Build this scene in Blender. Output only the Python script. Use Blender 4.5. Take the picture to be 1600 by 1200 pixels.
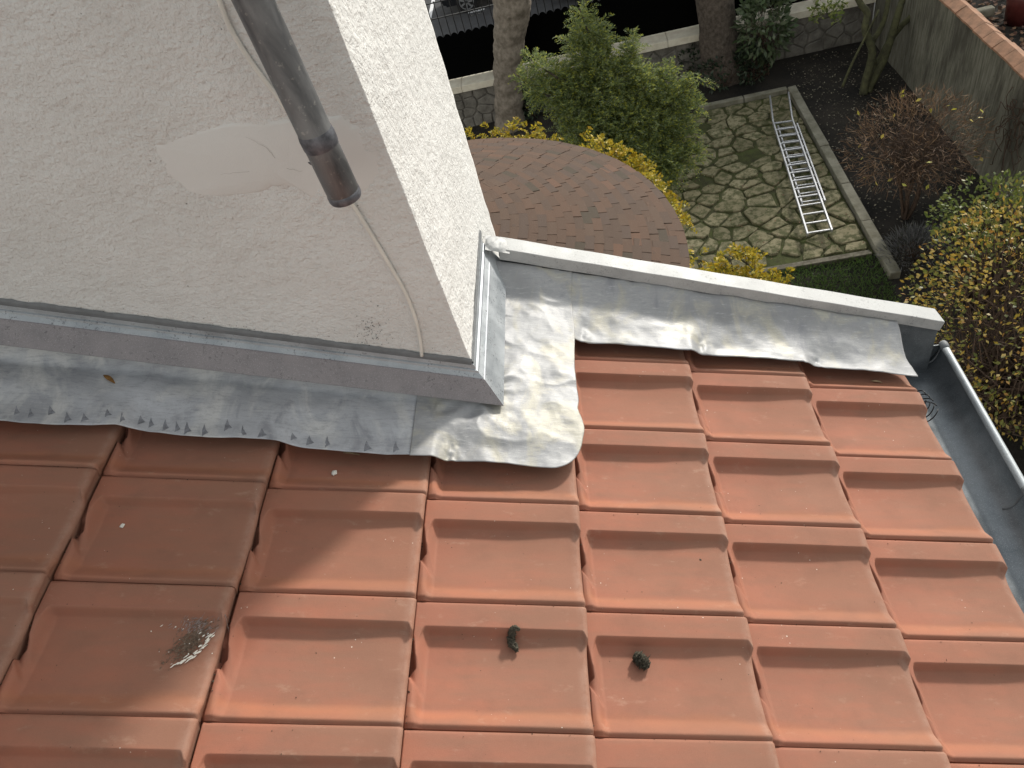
import bpy, bmesh, math, random
import numpy as np
from mathutils import Vector, Matrix, Euler, noise as mnoise

random.seed(7); rng = np.random.default_rng(7)
for o in list(bpy.data.objects): bpy.data.objects.remove(o)
scene = bpy.context.scene
col = scene.collection

# ------------------------------------------------------------------ camera
F = 1116.849; W0, H0 = 1600, 1200
R = np.array([[0.97344394, 0.00677921, -0.22882513],
              [-0.14929447, -0.73895543, -0.65700536],
              [-0.17354555, 0.67372021, -0.71831958]])
C = np.array([1.1383208, -1.35544077, 1.01352557])
cam_d = bpy.data.cameras.new('camera'); cam = bpy.data.objects.new('camera', cam_d); col.objects.link(cam)
M = Matrix.Identity(4)
for i in range(3):
    M[i][0] = R[0][i]; M[i][1] = -R[1][i]; M[i][2] = -R[2][i]; M[i][3] = C[i]
cam.matrix_world = M
cam_d.sensor_width = 36; cam_d.lens = 36*F/W0; cam_d.clip_start = .02; cam_d.clip_end = 600
scene.camera = cam

# ------------------------------------------------------------------ light
SUN_EL, SUN_AZ = math.radians(27), math.radians(34)      # azimuth from +Y towards +X
world = bpy.data.worlds.new('World'); scene.world = world; world.use_nodes = True
nt = world.node_tree; bg = nt.nodes['Background']
sky = nt.nodes.new('ShaderNodeTexSky'); sky.sky_type = 'NISHITA'; sky.sun_disc = False
sky.sun_elevation = SUN_EL; sky.sun_rotation = SUN_AZ
sky.air_density = 3.0; sky.dust_density = 1.0; sky.ozone_density = 1.6
hs = nt.nodes.new('ShaderNodeHueSaturation'); hs.inputs['Saturation'].default_value = .22
nt.links.new(sky.outputs[0], hs.inputs['Color']); nt.links.new(hs.outputs[0], bg.inputs[0])
bg.inputs[1].default_value = .15
sd = bpy.data.lights.new('sun', 'SUN'); sd.energy = 2.5; sd.angle = math.radians(5.0); sd.color = (1, .945, .85)
sun = bpy.data.objects.new('sun', sd); col.objects.link(sun)
sdir = Vector((math.sin(SUN_AZ)*math.cos(SUN_EL), math.cos(SUN_AZ)*math.cos(SUN_EL), math.sin(SUN_EL)))
sun.rotation_euler = sdir.to_track_quat('Z', 'Y').to_euler(); sun.location = (4, 6, 9)
scene.view_settings.view_transform = 'Standard'; scene.view_settings.look = 'None'
scene.view_settings.exposure = 0.60; scene.view_settings.gamma = 1
scene.render.resolution_x, scene.render.resolution_y = 1024, 768

# ------------------------------------------------------------------ pixel -> world helpers
AL = 0.37084452; A = 0.34539419; B = 0.24; STEP = .030
CA, SA = math.cos(AL), math.sin(AL)
NRM = np.array([SA, 0, CA])
def ray(u, v): return R.T @ np.array([(u-800)/F, (v-600)/F, 1.])
def gz(u, v, z): r = ray(u, v); return C+(z-C[2])/r[2]*r
def gy(u, v, y): r = ray(u, v); return C+(y-C[1])/r[1]*r
def gx(u, v, x): r = ray(u, v); return C+(x-C[0])/r[0]*r
def roof_at(u, v, off=0.):
    r = ray(u, v); P = C+(off-NRM@C)/(NRM@r)*r
    return P[0]*CA-P[2]*SA, P[1]
def px(P):
    q = R@(np.asarray(P, float)-C); return 800+F*q[0]/q[2], 600+F*q[1]/q[2]
def RP(s, y, h): return (s*CA+h*SA, y, -s*SA+h*CA)
RP_ = lambda s, y, h: np.stack([s*CA+h*SA, y+0*s, -s*SA+h*CA], -1)

# ------------------------------------------------------------------ object helpers
def tag(o, label=None, cat=None, group=None, kind=None):
    if label: o['label'] = label
    if cat: o['category'] = cat
    if group: o['group'] = group
    if kind: o['kind'] = kind
    return o
def link(name, me, mat=None, parent=None, smooth=False):
    o = bpy.data.objects.new(name, me); col.objects.link(o)
    if mat is not None and not me.materials: me.materials.append(mat)
    if parent is not None: o.parent = parent
    if smooth:
        me.polygons.foreach_set('use_smooth', [True]*len(me.polygons))
    return o
def mesh(name, verts, faces):
    me = bpy.data.meshes.new(name); me.from_pydata([tuple(map(float, v)) for v in verts], [], [tuple(f) for f in faces]); me.update(); return me
def fastmesh(name, V, Fq):
    """V (n,3), Fq (m,k) arrays, all faces k-sided"""
    V = np.asarray(V, np.float32); Fq = np.asarray(Fq, np.int32); m, k = Fq.shape
    me = bpy.data.meshes.new(name)
    me.vertices.add(len(V)); me.vertices.foreach_set('co', V.ravel())
    me.loops.add(m*k); me.loops.foreach_set('vertex_index', Fq.ravel())
    me.polygons.add(m); me.polygons.foreach_set('loop_start', np.arange(m, dtype=np.int32)*k)
    me.update(calc_edges=True); me.validate(); return me
def empty(name, loc=(0, 0, 0)):
    o = bpy.data.objects.new(name, None); col.objects.link(o); o.location = loc; o.empty_display_size = .1
    return o
def grid_faces(n, m, mask=None):
    i, j = np.meshgrid(np.arange(n-1), np.arange(m-1), indexing='ij')
    q = np.stack([i*m+j, (i+1)*m+j, (i+1)*m+j+1, i*m+j+1], -1).reshape(-1, 4)
    if mask is not None: q = q[mask.ravel()[q].all(1)]
    return q
class MB:
    def __init__(s): s.v = []; s.f = []
    def add(s, v, f):
        b = len(s.v); s.v += [tuple(map(float, x)) for x in v]; s.f += [tuple(b+i for i in g) for g in f]; return s
    def box(s, x0, x1, y0, y1, z0, z1):
        v = [(x, y, z) for z in (z0, z1) for y in (y0, y1) for x in (x0, x1)]
        return s.add(v, [(0, 2, 3, 1), (4, 5, 7, 6), (0, 1, 5, 4), (2, 6, 7, 3), (0, 4, 6, 2), (1, 3, 7, 5)])
    def bar(s, p, q, w, h=None, up=(0, 0, 1)):
        p, q = Vector(p), Vector(q); d = (q-p).normalized(); h = h or w
        a = d.cross(Vector(up)); a = (a if a.length > 1e-5 else d.cross(Vector((1, 0, 0)))).normalized(); b = a.cross(d)
        v = [c+a*i*w/2+b*j*h/2 for c in (p, q) for i, j in ((-1, -1), (1, -1), (1, 1), (-1, 1))]
        return s.add(v, [(0, 1, 2, 3), (7, 6, 5, 4), (0, 4, 5, 1), (1, 5, 6, 2), (2, 6, 7, 3), (3, 7, 4, 0)])
    def tube(s, pts, rad, n=8, caps=True):
        pts = [Vector(p) for p in pts]; k = len(pts); rad = rad if hasattr(rad, '__len__') else [rad]*k
        v = []; a = None
        for i, p in enumerate(pts):
            d = (pts[min(i+1, k-1)]-pts[max(i-1, 0)]).normalized()
            if a is None: a = d.orthogonal().normalized()
            else: a = (a-d*a.dot(d)).normalized()
            b = d.cross(a)
            v += [p+(a*math.cos(2*math.pi*t/n)+b*math.sin(2*math.pi*t/n))*rad[i] for t in range(n)]
        f = [(i*n+t, i*n+(t+1) % n, (i+1)*n+(t+1) % n, (i+1)*n+t) for i in range(k-1) for t in range(n)]
        if caps: f += [tuple(reversed(range(n))), tuple((k-1)*n+t for t in range(n))]
        return s.add(v, f)
    def obj(s, name, mat, parent=None, smooth=False): return link(name, mesh(name, s.v, s.f), mat, parent, smooth)
def bevel(o, w, seg=2):
    m = o.modifiers.new('bevel', 'BEVEL'); m.width = w; m.segments = seg; m.limit_method = 'ANGLE'; return o
def smoothpath(pts, n=8):
    """Catmull-Rom"""
    P = [Vector(p) for p in pts]; P = [P[0]*2-P[1]]+P+[P[-1]*2-P[-2]]; out = []
    for i in range(1, len(P)-2):
        for k in range(n):
            t = k/n; a, b, c, d = P[i-1:i+3]
            out.append(.5*((2*b)+(c-a)*t+(2*a-5*b+4*c-d)*t*t+(3*b-a-3*c+d)*t**3))
    out.append(P[-2]); return out
def fnoise(P, sc, seed=0., oct=3):
    return np.array([mnoise.fractal((p[0]*sc+seed, p[1]*sc+seed*1.7, p[2]*sc-seed), 1., 2., oct) for p in P])
sst = lambda a, b, x: (lambda t: t*t*(3-2*t))(np.clip((x-a)/(b-a), 0, 1))

# ------------------------------------------------------------------ materials
class NT:
    def __init__(s, name, rough=.8, metal=0., spec=.4):
        s.m = bpy.data.materials.new(name); s.m.use_nodes = True; s.t = s.m.node_tree; s.n = s.t.nodes
        s.b = s.n['Principled BSDF']; s.b.inputs['Roughness'].default_value = rough
        s.b.inputs['Metallic'].default_value = metal; s.b.inputs['Specular IOR Level'].default_value = spec
        s.tc = s.n.new('ShaderNodeTexCoord'); s.bumpn = None
    def lk(s, a, b): s.t.links.new(a, b)
    def co(s, kind='Object', scale=(1, 1, 1), rand=False, rot=(0, 0, 0)):
        mp = s.n.new('ShaderNodeMapping'); mp.inputs['Scale'].default_value = scale; mp.inputs['Rotation'].default_value = rot
        s.lk(s.tc.outputs[kind], mp.inputs['Vector'])
        if rand:
            oi = s.n.new('ShaderNodeObjectInfo'); mu = s.n.new('ShaderNodeVectorMath'); mu.operation = 'SCALE'
            cx = s.n.new('ShaderNodeCombineXYZ'); s.lk(oi.outputs['Random'], cx.inputs[0]); s.lk(oi.outputs['Random'], cx.inputs[1])
            s.lk(cx.outputs[0], mu.inputs[0]); mu.inputs['Scale'].default_value = 37.; s.lk(mu.outputs[0], mp.inputs['Location'])
        return mp.outputs[0]
    def noise(s, vec, scale, detail=4, rough=.55, dist=0.):
        n = s.n.new('ShaderNodeTexNoise'); n.inputs['Scale'].default_value = scale; n.inputs['Detail'].default_value = detail
        n.inputs['Roughness'].default_value = rough; n.inputs['Distortion'].default_value = dist; s.lk(vec, n.inputs['Vector']); return n.outputs['Fac']
    def voro(s, vec, scale, feat='F1'):
        n = s.n.new('ShaderNodeTexVoronoi'); n.feature = feat; n.inputs['Scale'].default_value = scale; s.lk(vec, n.inputs['Vector'])
        return n.outputs['Distance']
    def ramp(s, fac, stops, interp='LINEAR'):
        r = s.n.new('ShaderNodeValToRGB'); e = r.color_ramp.elements; r.color_ramp.interpolation = interp
        while len(e) < len(stops): e.new(.5)
        for x, (p, c) in zip(e, stops):
            x.position = p; x.color = (c, c, c, 1) if not hasattr(c, '__len__') else (*c, 1)
        s.lk(fac, r.inputs[0]); return r.outputs[0]
    def mix(s, fac, a, b, mode='MIX'):
        n = s.n.new('ShaderNodeMix'); n.data_type = 'RGBA'; n.blend_type = mode
        for v, i in ((fac, 0), (a, 6), (b, 7)):
            if isinstance(v, (int, float)): n.inputs[i].default_value = v
            elif isinstance(v, tuple): n.inputs[i].default_value = (*v, 1)
            else: s.lk(v, n.inputs[i])
        return n.outputs[2]
    def math(s, op, a, b=0.):
        n = s.n.new('ShaderNodeMath'); n.operation = op
        for v, i in ((a, 0), (b, 1)):
            if isinstance(v, (int, float)): n.inputs[i].default_value = v
            else: s.lk(v, n.inputs[i])
        return n.outputs[0]
    def rand(s): return s.n.new('ShaderNodeObjectInfo').outputs['Random']
    def island(s): return s.n.new('ShaderNodeNewGeometry').outputs['Random Per Island']
    def sep(s, vec):
        n = s.n.new('ShaderNodeSeparateXYZ'); s.lk(vec, n.inputs[0]); return n.outputs
    def color(s, c):
        if isinstance(c, tuple): s.b.inputs['Base Color'].default_value = (*c, 1)
        else: s.lk(c, s.b.inputs['Base Color'])
        return s
    def rough(s, r): s.lk(r, s.b.inputs['Roughness']); return s
    def bump(s, h, dist, strength=1.):
        n = s.n.new('ShaderNodeBump'); n.inputs['Distance'].default_value = dist; n.inputs['Strength'].default_value = strength
        s.lk(h, n.inputs['Height'])
        if s.bumpn: s.lk(s.bumpn, n.inputs['Normal'])
        s.bumpn = n.outputs[0]; s.lk(s.bumpn, s.b.inputs['Normal']); return s

def terracotta():
    k = NT('terracotta_tile', .78, 0, .18); c = k.co('Object', rand=True)
    n1 = k.noise(c, 7, 3); n2 = k.noise(k.co('Object', (3, 14, 8), rand=True), 3, 4); n3 = k.noise(c, 900, 3, .7)
    base = k.mix(k.ramp(n1, [(.38, 0.), (.60, 1.)]), (.365, .145, .095), (.318, .139, .097))
    xyz = k.sep(k.tc.outputs['Object'])
    # greyer towards the lower end of the tile, orange along the overlapping lip
    g = k.math('ADD', k.math('MULTIPLY', xyz[0], 1.5), k.math('MULTIPLY', n2, 1.1))
    base = k.mix(k.ramp(g, [(.55, 0.), (1.05, .7)]), base, (.25, .142, .100))
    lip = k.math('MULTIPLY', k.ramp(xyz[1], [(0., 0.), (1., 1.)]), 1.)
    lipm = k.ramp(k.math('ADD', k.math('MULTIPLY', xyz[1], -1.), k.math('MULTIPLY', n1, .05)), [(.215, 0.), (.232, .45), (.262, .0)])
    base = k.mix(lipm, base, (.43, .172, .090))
    rnd = k.rand(); base = k.mix(k.math('MULTIPLY', rnd, .55), base, (.285, .128, .084))
    wear = k.math('MULTIPLY', k.ramp(xyz[0], [(.322, 0.), (.334, .28), (.3454, .15)]), k.ramp(k.noise(c, 40, 4, .7), [(.35, .1), (.6, 1.)])); base = k.mix(wear, base, (.46, .33, .265))
    blot = k.ramp(k.noise(k.co('Object', (1, 1.3, 1), rand=True, rot=(0, 0, .4)), 11, 5, .6), [(.52, 0.), (.70, .4)]); base = k.mix(blot, base, (.22, .112, .078))
    base = k.mix(k.ramp(n3, [(.3, .30), (.5, 0.), (.62, 0.), (.8, .20)]), base, k.mix(k.ramp(n3, [(.45, 0.), (.55, 1.)]), (.17, .08, .055), (.62, .37, .26)))
    sp = k.voro(k.co('Object', rand=True), 62); spm = k.ramp(k.math('ADD', sp, k.math('MULTIPLY', k.noise(c, 9, 4), .40)), [(.19, 1.), (.225, 0.)])
    base = k.mix(k.math('MULTIPLY', spm, .75), base, (.78, .70, .62))
    sd_ = k.voro(k.co('Object', (1, 1, 1), rand=True, rot=(0, 0, .7)), 45); sdm = k.ramp(k.math('ADD', sd_, k.math('MULTIPLY', k.noise(c, 31, 2), .18)), [(.10, 1.), (.128, 0.)])
    base = k.mix(k.math('MULTIPLY', sdm, .8), base, (.06, .035, .025))
    dust = k.ramp(k.noise(k.co('Object', (1, 2, 1), rand=True), 16, 6, .72), [(.60, 0.), (.76, .28)])
    base = k.mix(dust, base, (.52, .37, .28))
    k.color(base); k.rough(k.ramp(n1, [(.3, .70), (.7, .85)])); k.bump(n3, .0006, .6); k.bump(k.noise(c, 60, 4), .0008, .5); return k.m
def stucco():
    k = NT('stucco', .92, 0, .2); c = k.co('Object')
    n0 = k.noise(c, 3.2, 5, .6); n1 = k.noise(c, 75, 4, .6); n2 = k.noise(c, 190, 4, .65); n3 = k.noise(k.co('Object', (1, 1, 1.6)), 26, 4, .6)
    b = k.mix(k.ramp(n0, [(.35, 0.), (.65, 1.)]), (.675, .676, .665), (.73, .733, .725))
    b = k.mix(k.ramp(n3, [(.30, .28), (.46, 0.)]), b, (.55, .535, .515))
    v = k.voro(c, 17); b = k.mix(k.ramp(k.math('ADD', v, k.math('MULTIPLY', n1, .09)), [(.06, .85), (.075, 0.)]), b, (.09, .085, .08))
    b = k.mix(k.ramp(n2, [(.34, .30), (.44, 0.)]), b, (.52, .48, .43))
    k.color(b); k.bump(n3, .010, .6); k.bump(n1, .0062, .85); k.bump(n2, .0024, 1.); return k.m
def plaster():
    k = NT('smooth_plaster', .9, 0, .2); c = k.co('Object'); n0 = k.noise(c, 9, 5, .6); n1 = k.noise(c, 45, 5, .6, .8)
    b = k.mix(n0, (.645, .645, .633), (.70, .70, .69)); k.color(b); k.bump(n1, .002, .35); k.bump(k.noise(c, 300, 3), .0006, .4); return k.m
def lead(name, tint=(.45, .465, .50), pat=(.56, .56, .555), blot=1.15):
    k = NT(name, .5, .22, .35); c = k.co('Object'); st = k.noise(k.co('Object', (4, 110, 70)), 1.5, 7, .78)
    n0 = k.noise(k.co('Object', (1, 1.8, 1)), 3.6, 4, .5, .5); n1 = k.noise(c, 16, 7, .66, .4); n2 = k.noise(c, 300, 4, .75); n4 = k.noise(k.co('Object', (1.6, 1, 1), rot=(.3, .2, 1.)), 7, 6, .6, .8)
    b = k.mix(k.ramp(n0, [(.36, 0.), (.60, 1.)]), tuple(x*.74 for x in tint), tint)
    b = k.mix(k.ramp(n4, [(.50, 0.), (.64, .75)]), b, pat)
    b = k.mix(k.ramp(n1, [(.30, .55*blot), (.42, 0.)]), b, (.21, .217, .243))
    b = k.mix(k.ramp(n4, [(.30, .6*blot), (.42, 0.)]), b, (.20, .206, .232))
    b = k.mix(k.ramp(st, [(.36, .5), (.49, 0.)]), b, (.23, .235, .26)); b = k.mix(k.ramp(st, [(.56, 0.), (.68, .4)]), b, (.58, .59, .61))
    b = k.mix(k.ramp(n2, [(.30, .35), (.44, 0.)]), b, (.19, .19, .20))
    k.color(b); k.rough(k.ramp(n0, [(.35, .42), (.7, .6)]))
    k.bump(st, .0009, .6); k.bump(n0, .008, .4); k.bump(n1, .0012, .4); k.bump(n2, .0005, .7); return k.m
def zinc(name='galvanised_zinc', c0=(.30, .33, .36), c1=(.43, .46, .49), rough=.5, speck=.35, metal=.55):
    k = NT(name, rough, metal, .5); c = k.co('Object'); n0 = k.noise(c, 14, 5, .6); n1 = k.noise(c, 160, 4, .7); n2 = k.noise(c, 480, 3, .7)
    b = k.mix(k.ramp(n0, [(.35, 0.), (.65, 1.)]), c0, c1)
    m = k.math('MULTIPLY', k.ramp(n1, [(.56, 0.), (.64, 1.)]), k.ramp(k.noise(c, 22, 3), [(.42, 0.), (.62, speck)]))
    b = k.mix(m, b, (.10, .10, .11)); b = k.mix(k.ramp(n2, [(.55, 0.), (.72, .35)]), b, (.72, .73, .75))
    k.color(b); k.rough(k.ramp(n0, [(.3, rough-.1), (.7, rough+.12)])); k.bump(n1, .0005, .5); k.bump(n2, .0003, .5); return k.m
def plain(name, c, rough=.7, metal=0., var=.25, sc=30., bump=0., bsc=60., spec=.4, c2=None, det=4):
    k = NT(name, rough, metal, spec); co = k.co('Object'); n = k.noise(co, sc, det, .6)
    d = c2 or tuple(x*(1-var) for x in c)
    k.color(k.mix(k.ramp(n, [(.35, 0.), (.65, 1.)]), d, c))
    if bump: k.bump(k.noise(co, bsc, 4, .6), bump, .8)
    return k.m
def leafmat(name, cs, rough=.5, trans=.25):
    """leaves: colour drawn per leaf"""
    k = NT(name, rough, 0, .35); r = k.island(); st = [((i+.0)/len(cs), c) for i, c in enumerate(cs)]
    c = k.ramp(r, st, 'CONSTANT'); c = k.mix(k.math('MULTIPLY', k.noise(k.co('Object'), 3., 2), .35), c, tuple(x*.45 for x in cs[0])); k.color(c)
    tb = k.n.new('ShaderNodeBsdfTranslucent'); k.lk(c, tb.inputs[0]); mx = k.n.new('ShaderNodeMixShader'); mx.inputs[0].default_value = trans
    k.lk(k.b.outputs[0], mx.inputs[1]); k.lk(tb.outputs[0], mx.inputs[2]); k.lk(mx.outputs[0], k.n['Material Output'].inputs['Surface']); return k.m

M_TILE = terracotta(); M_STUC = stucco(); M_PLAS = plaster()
M_LEAD = lead('lead_sheet_shaded'); M_LEADW = lead('lead_sheet_sunlit', (.325, .33, .34), (.39, .372, .31), 1.1)  # one lead: sunlit warm tone and shaded bluish tone put into the colours
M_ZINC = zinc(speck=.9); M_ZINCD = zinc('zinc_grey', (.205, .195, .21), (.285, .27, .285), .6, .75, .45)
M_COPE = zinc('zinc_coping', (.34, .35, .355), (.44, .445, .445), .62, .55, .25)
M_GUT = zinc('zinc_gutter', (.13, .147, .162), (.215, .235, .252), .45, .3, .6)
M_BEAD = zinc('zinc_bead', (.30, .33, .355), (.40, .43, .45), .5, .5, .4)
M_SEAL = plain('grey_sealant', (.17, .18, .19), .6, var=.2, sc=40, bump=.002)
M_CRACK = plain('crack_dark', (.36, .345, .325), 1.)
M_DECK = plain('roof_felt', (.02, .018, .016), .95)
M_CABLE = plain('cable_white', (.74, .72, .67), .5, var=.15, sc=12)
M_BLACK = plain('black_cable', (.012, .012, .013), .4)
M_PIPE = None
def pipe_mat():
    k = NT('dark_metal_pipe', .22, .55, .5); c = k.co('Object'); n = k.noise(k.co('Object', (1, 1, .25)), 26, 5, .65, .6); n1 = k.noise(c, 90, 4, .65)
    b = k.mix(k.ramp(n, [(.36, 0.), (.64, 1.)]), (.10, .104, .112), (.21, .215, .222)); b = k.mix(k.ramp(n1, [(.60, 0.), (.70, .6)]), b, (.38, .37, .35))
    k.color(b); k.rough(k.ramp(n, [(.35, .32), (.7, .55)])); k.bump(n1, .0006, .5); return k.m
M_PIPE = pipe_mat(); M_PIPER = plain('pipe_rim_tarnish', (.20, .21, .24), .5, .6, var=.5, sc=60)

# ================================================================== ROOF
JK = np.arange(-6, 8); JS = np.array([(-.3415*-k if k < 0 else [0, .343, .687, 1.029, 1.366, 1.704, 2.034, 2.37][k]) for k in JK], float)
def kf(s_):                        # column number and position inside it
    x = np.interp(s_, JS, JK); k_ = np.floor(x); return k_.astype(int) if hasattr(k_, 'astype') else int(k_), x-k_
def tile_h(u, t):
    """height of the tile surface; u metres from head, t 0..1 across (0 = far edge)"""
    u = np.asarray(u, float); t = np.asarray(t, float); x = u/A
    t0 = .205+.055*sst(.95, .99, x)**2+.10*(1-sst(.028, .075, x))**2          # rounded corners of the sunken panel
    e_ = np.clip((t-t0)/.17, 0, 1); g_top = .62*sst(0, .30, e_)+.38*(1-(1-e_)**2.2)
    g_l = sst(.022, .105, x); g_r = 1-.22*sst(.5, .97, x)
    g_b = 1-sst(.83, .975, t)*.62
    D = .0262
    z = -D*g_top*g_l*g_r*g_b
    z = z+.0105*(1-.35*sst(.6, .98, x))*sst(.44, .975, t)*np.clip(x*18, 0, 1)      # floor climbs gently to the covering lip
    z = z-.0070*sst(.945, .99, t)**1.6-.0035*(1-sst(0, .018, t))
    # drain notch in the head rim
    p0 = np.array([-.022*A, .53*B]); p1 = np.array([.085*A, .755*B]); d = p1-p0; Ld = np.hypot(*d); d = d/Ld
    X = u-p0[0]; Y = t*B-p0[1]; xi = np.clip((X*d[0]+Y*d[1])/Ld, -.3, 1.); q = X*d[1]-Y*d[0]
    gd = .024*(1-np.clip(xi, 0, 1)**1.3); wd = .027*(1-.75*np.clip(xi, 0, 1))+1e-4
    gr = np.where(q >= 0, np.clip(1-q/wd, 0, 1), np.clip(1+q/.0045, 0, 1))*gd*(xi > -.3)*(xi < 1)
    z = z-gr
    # head rim falls away into the gap, except along the flat band
    ub = np.interp(t, [.20, .28, .54, .585, .62], [.0002, .0005, .034*A, .008*A, .0002])
    z = z-np.where(t > .26, .015, .024)*(1-sst(ub-.0025, ub+.0025, u))
    z = z-.0018*np.exp(-((x-.012)/.012)**2)*sst(.9, 1, t)*0
    return z+STEP*np.clip(x, -.1, 1)
def make_tile(seed):
    us = np.unique(np.concatenate([np.linspace(-.03, .0, 4), np.linspace(0, .045, 30), np.linspace(.045, .30, 24), np.linspace(.30, A-.009, 14), A-.0085*np.cos(np.linspace(0, math.pi/2, 7))]))
    us = us-(us > A-.0085001)*0
    us = np.unique(np.round(np.concatenate([us[us < A-.0115], A-.011+.011*np.sin(np.linspace(0, math.pi/2, 9))]), 6))
    ts = np.unique(np.round(np.concatenate([[0., .006, .014], np.linspace(.025, .19, 6), np.linspace(.195, .30, 22), np.linspace(.30, .45, 14), np.linspace(.43, .86, 40), np.linspace(.86, .987, 22)]), 5))
    U, T = np.meshgrid(us, ts, indexing='ij')
    Z = tile_h(U, T)
    r = .011; e = np.clip((U-(A-r))/r, 0, 1); Z -= r*(1-np.sqrt(np.clip(1-e*e, 0, 1)))
    e2 = np.clip((T-.975)/.025, 0, 1)
    wob = .0008*np.sin(T*9+seed)*sst(.1, 1, U/A)+.0003*np.sin(U*25+2*seed); Z += wob
    V = np.stack([U, -T*B, Z], -1); n, m = U.shape
    Fq = grid_faces(n, m)[:, ::-1]
    verts = [V.reshape(-1, 3)]; faces = [Fq]; base = n*m
    tail = V[-1].copy(); tl = np.stack([tail, tail+[-.0015, 0, -.012], tail+[-.002, 0, -.05]], 0)   # tail face
    verts.append(tl.reshape(-1, 3)); faces.append(grid_faces(3, m)[:, ::-1]+base); base += 3*m
    lip = V[:, -1].copy(); lp = np.stack([lip, lip+[0, -.0012, -.004], lip+[0, -.0012, -.03]], 0)
    verts.append(lp.reshape(-1, 3)); faces.append(grid_faces(3, n)+base); base += 3*n
    far = V[:, 0].copy(); fa = np.stack([far, far+[0, .0005, -.03]], 0)
    verts.append(fa.reshape(-1, 3)); faces.append(grid_faces(2, n)[:, ::-1]+base); base += 2*n
    me = fastmesh('roof_tile', np.concatenate(verts), np.concatenate(faces))
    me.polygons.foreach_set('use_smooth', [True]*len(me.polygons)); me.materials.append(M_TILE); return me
roof = empty('tiled_roof', RP(1., -.6, 0)); tag(roof, 'sloping roof of orange red interlocking clay tiles filling the foreground', 'roof')
roof_inv = Matrix.Translation(Vector(RP(1., -.6, 0))).inverted()
TILES = [make_tile(s) for s in (0., 1.9, 4.1)]
COFF = {-1: -.005, 0: -.005, 1: -.002, 2: .0025, 3: .006, 4: .0055, 5: -.0065}
def on_tile(s, y):
    k, f_ = kf(s); k = int(k); yy = y-COFF.get(k, -.005); t = (-yy/B) % 1.
    return float(tile_h(f_*A, t))
for k in range(-4, 6):
    for j in range((1 if k < 3 else -1), 8):
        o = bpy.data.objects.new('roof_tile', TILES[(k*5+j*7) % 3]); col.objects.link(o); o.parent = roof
        o.matrix_parent_inverse = roof_inv
        sk = float(JS[k+6]); o.scale.x = (float(JS[k+7])-sk)/A; o.location = RP(sk+random.uniform(-.0015, .0015), -j*B+COFF.get(k, -.005)+random.uniform(-.001, .001), random.uniform(-.0008, .0008))
        o.rotation_euler = (random.uniform(-.004, .004), AL+random.uniform(-.003, .003), random.uniform(-.004, .004))
dk = MB(); v = [RP(s, y, h) for h in (-.075, -.034) for (s, y) in ((-1.5, -2.2), (2.03, -2.2), (2.03, .27), (-1.5, .27))]
dk.add(v, [(3, 2, 1, 0), (4, 5, 6, 7), (0, 1, 5, 4), (1, 2, 6, 5), (2, 3, 7, 6), (3, 0, 4, 7)])
d = dk.obj('roof_deck', M_DECK, roof); d.matrix_parent_inverse = roof_inv

# house body below the roof (only its eave wall could be glimpsed)
hb = MB(); XE = 1.90
zt = lambda x: -x*SA/CA-.085
hb.add([(-1.4, -2.15, -7), (XE, -2.15, -7), (XE, .26, -7), (-1.4, .26, -7), (-1.4, -2.15, zt(-1.4)), (XE, -2.15, zt(XE)), (XE, .26, zt(XE)), (-1.4, .26, zt(-1.4))],
       [(3, 2, 1, 0), (4, 5, 6, 7), (0, 1, 5, 4), (1, 2, 6, 5), (2, 3, 7, 6), (3, 0, 4, 7)])
tag(hb.obj('house_body', M_STUC), 'rendered house body standing under the tiled roof', 'building')

# ------------------------------------------------------------------ stucco wall
XW, YF, YBK = .761, -.185, .54
wall = empty('stucco_wall', (0, .1, -7)); tag(wall, 'tall pale rough stucco wall rising from the tiled roof', 'wall')
wi = Matrix.Translation(Vector((0, .1, -7))).inverted()
xs = np.unique(np.concatenate([[-3.5, -2, -1.2], np.linspace(-.9, XW-.01, 150), [XW-.006, XW-.002]]))
zs = np.unique(np.concatenate([[-7, -4, -1], np.linspace(-.45, 1.25, 150), [1.6, 2.4, 3.4]]))
ys = np.unique(np.concatenate([[YF+.002, YF+.006], np.linspace(YF+.01, YBK, 75)]))
path = [(x, YF) for x in xs]+[(XW-.0006, YF+.0006)]+[(XW, y) for y in ys]+[(XW-.3, YBK+.0), (-3.5, YBK)]
n, m = len(path), len(zs); V = np.zeros((n, m, 3))
for i, (x, y) in enumerate(path): V[i, :, 0] = x; V[i, :, 1] = y; V[i, :, 2] = zs
flat = V.reshape(-1, 3)
amp = fnoise(flat, 22., 3.1, 4)*.0016+fnoise(flat, 6., 8.3, 2)*.0022
nrm = np.zeros_like(V); nf = len(xs); nrm[:nf, :, 1] = -1; nrm[nf, :, :2] = (.7, -.7); nrm[nf+1:nf+1+len(ys), :, 0] = 1
V = V+nrm*amp.reshape(n, m)[..., None]
cap = [(-3.5, YF, 3.4), (XW, YF, 3.4), (XW, YBK, 3.4), (-3.5, YBK, 3.4)]
me = fastmesh('wall', np.concatenate([V.reshape(-1, 3), cap]), np.concatenate([grid_faces(n, m), [[n*m, n*m+1, n*m+2, n*m+3]]]))
o = link('wall', me, M_STUC, wall); o.matrix_parent_inverse = wi
me.polygons.foreach_set('use_smooth', [True]*len(me.polygons))
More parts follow.
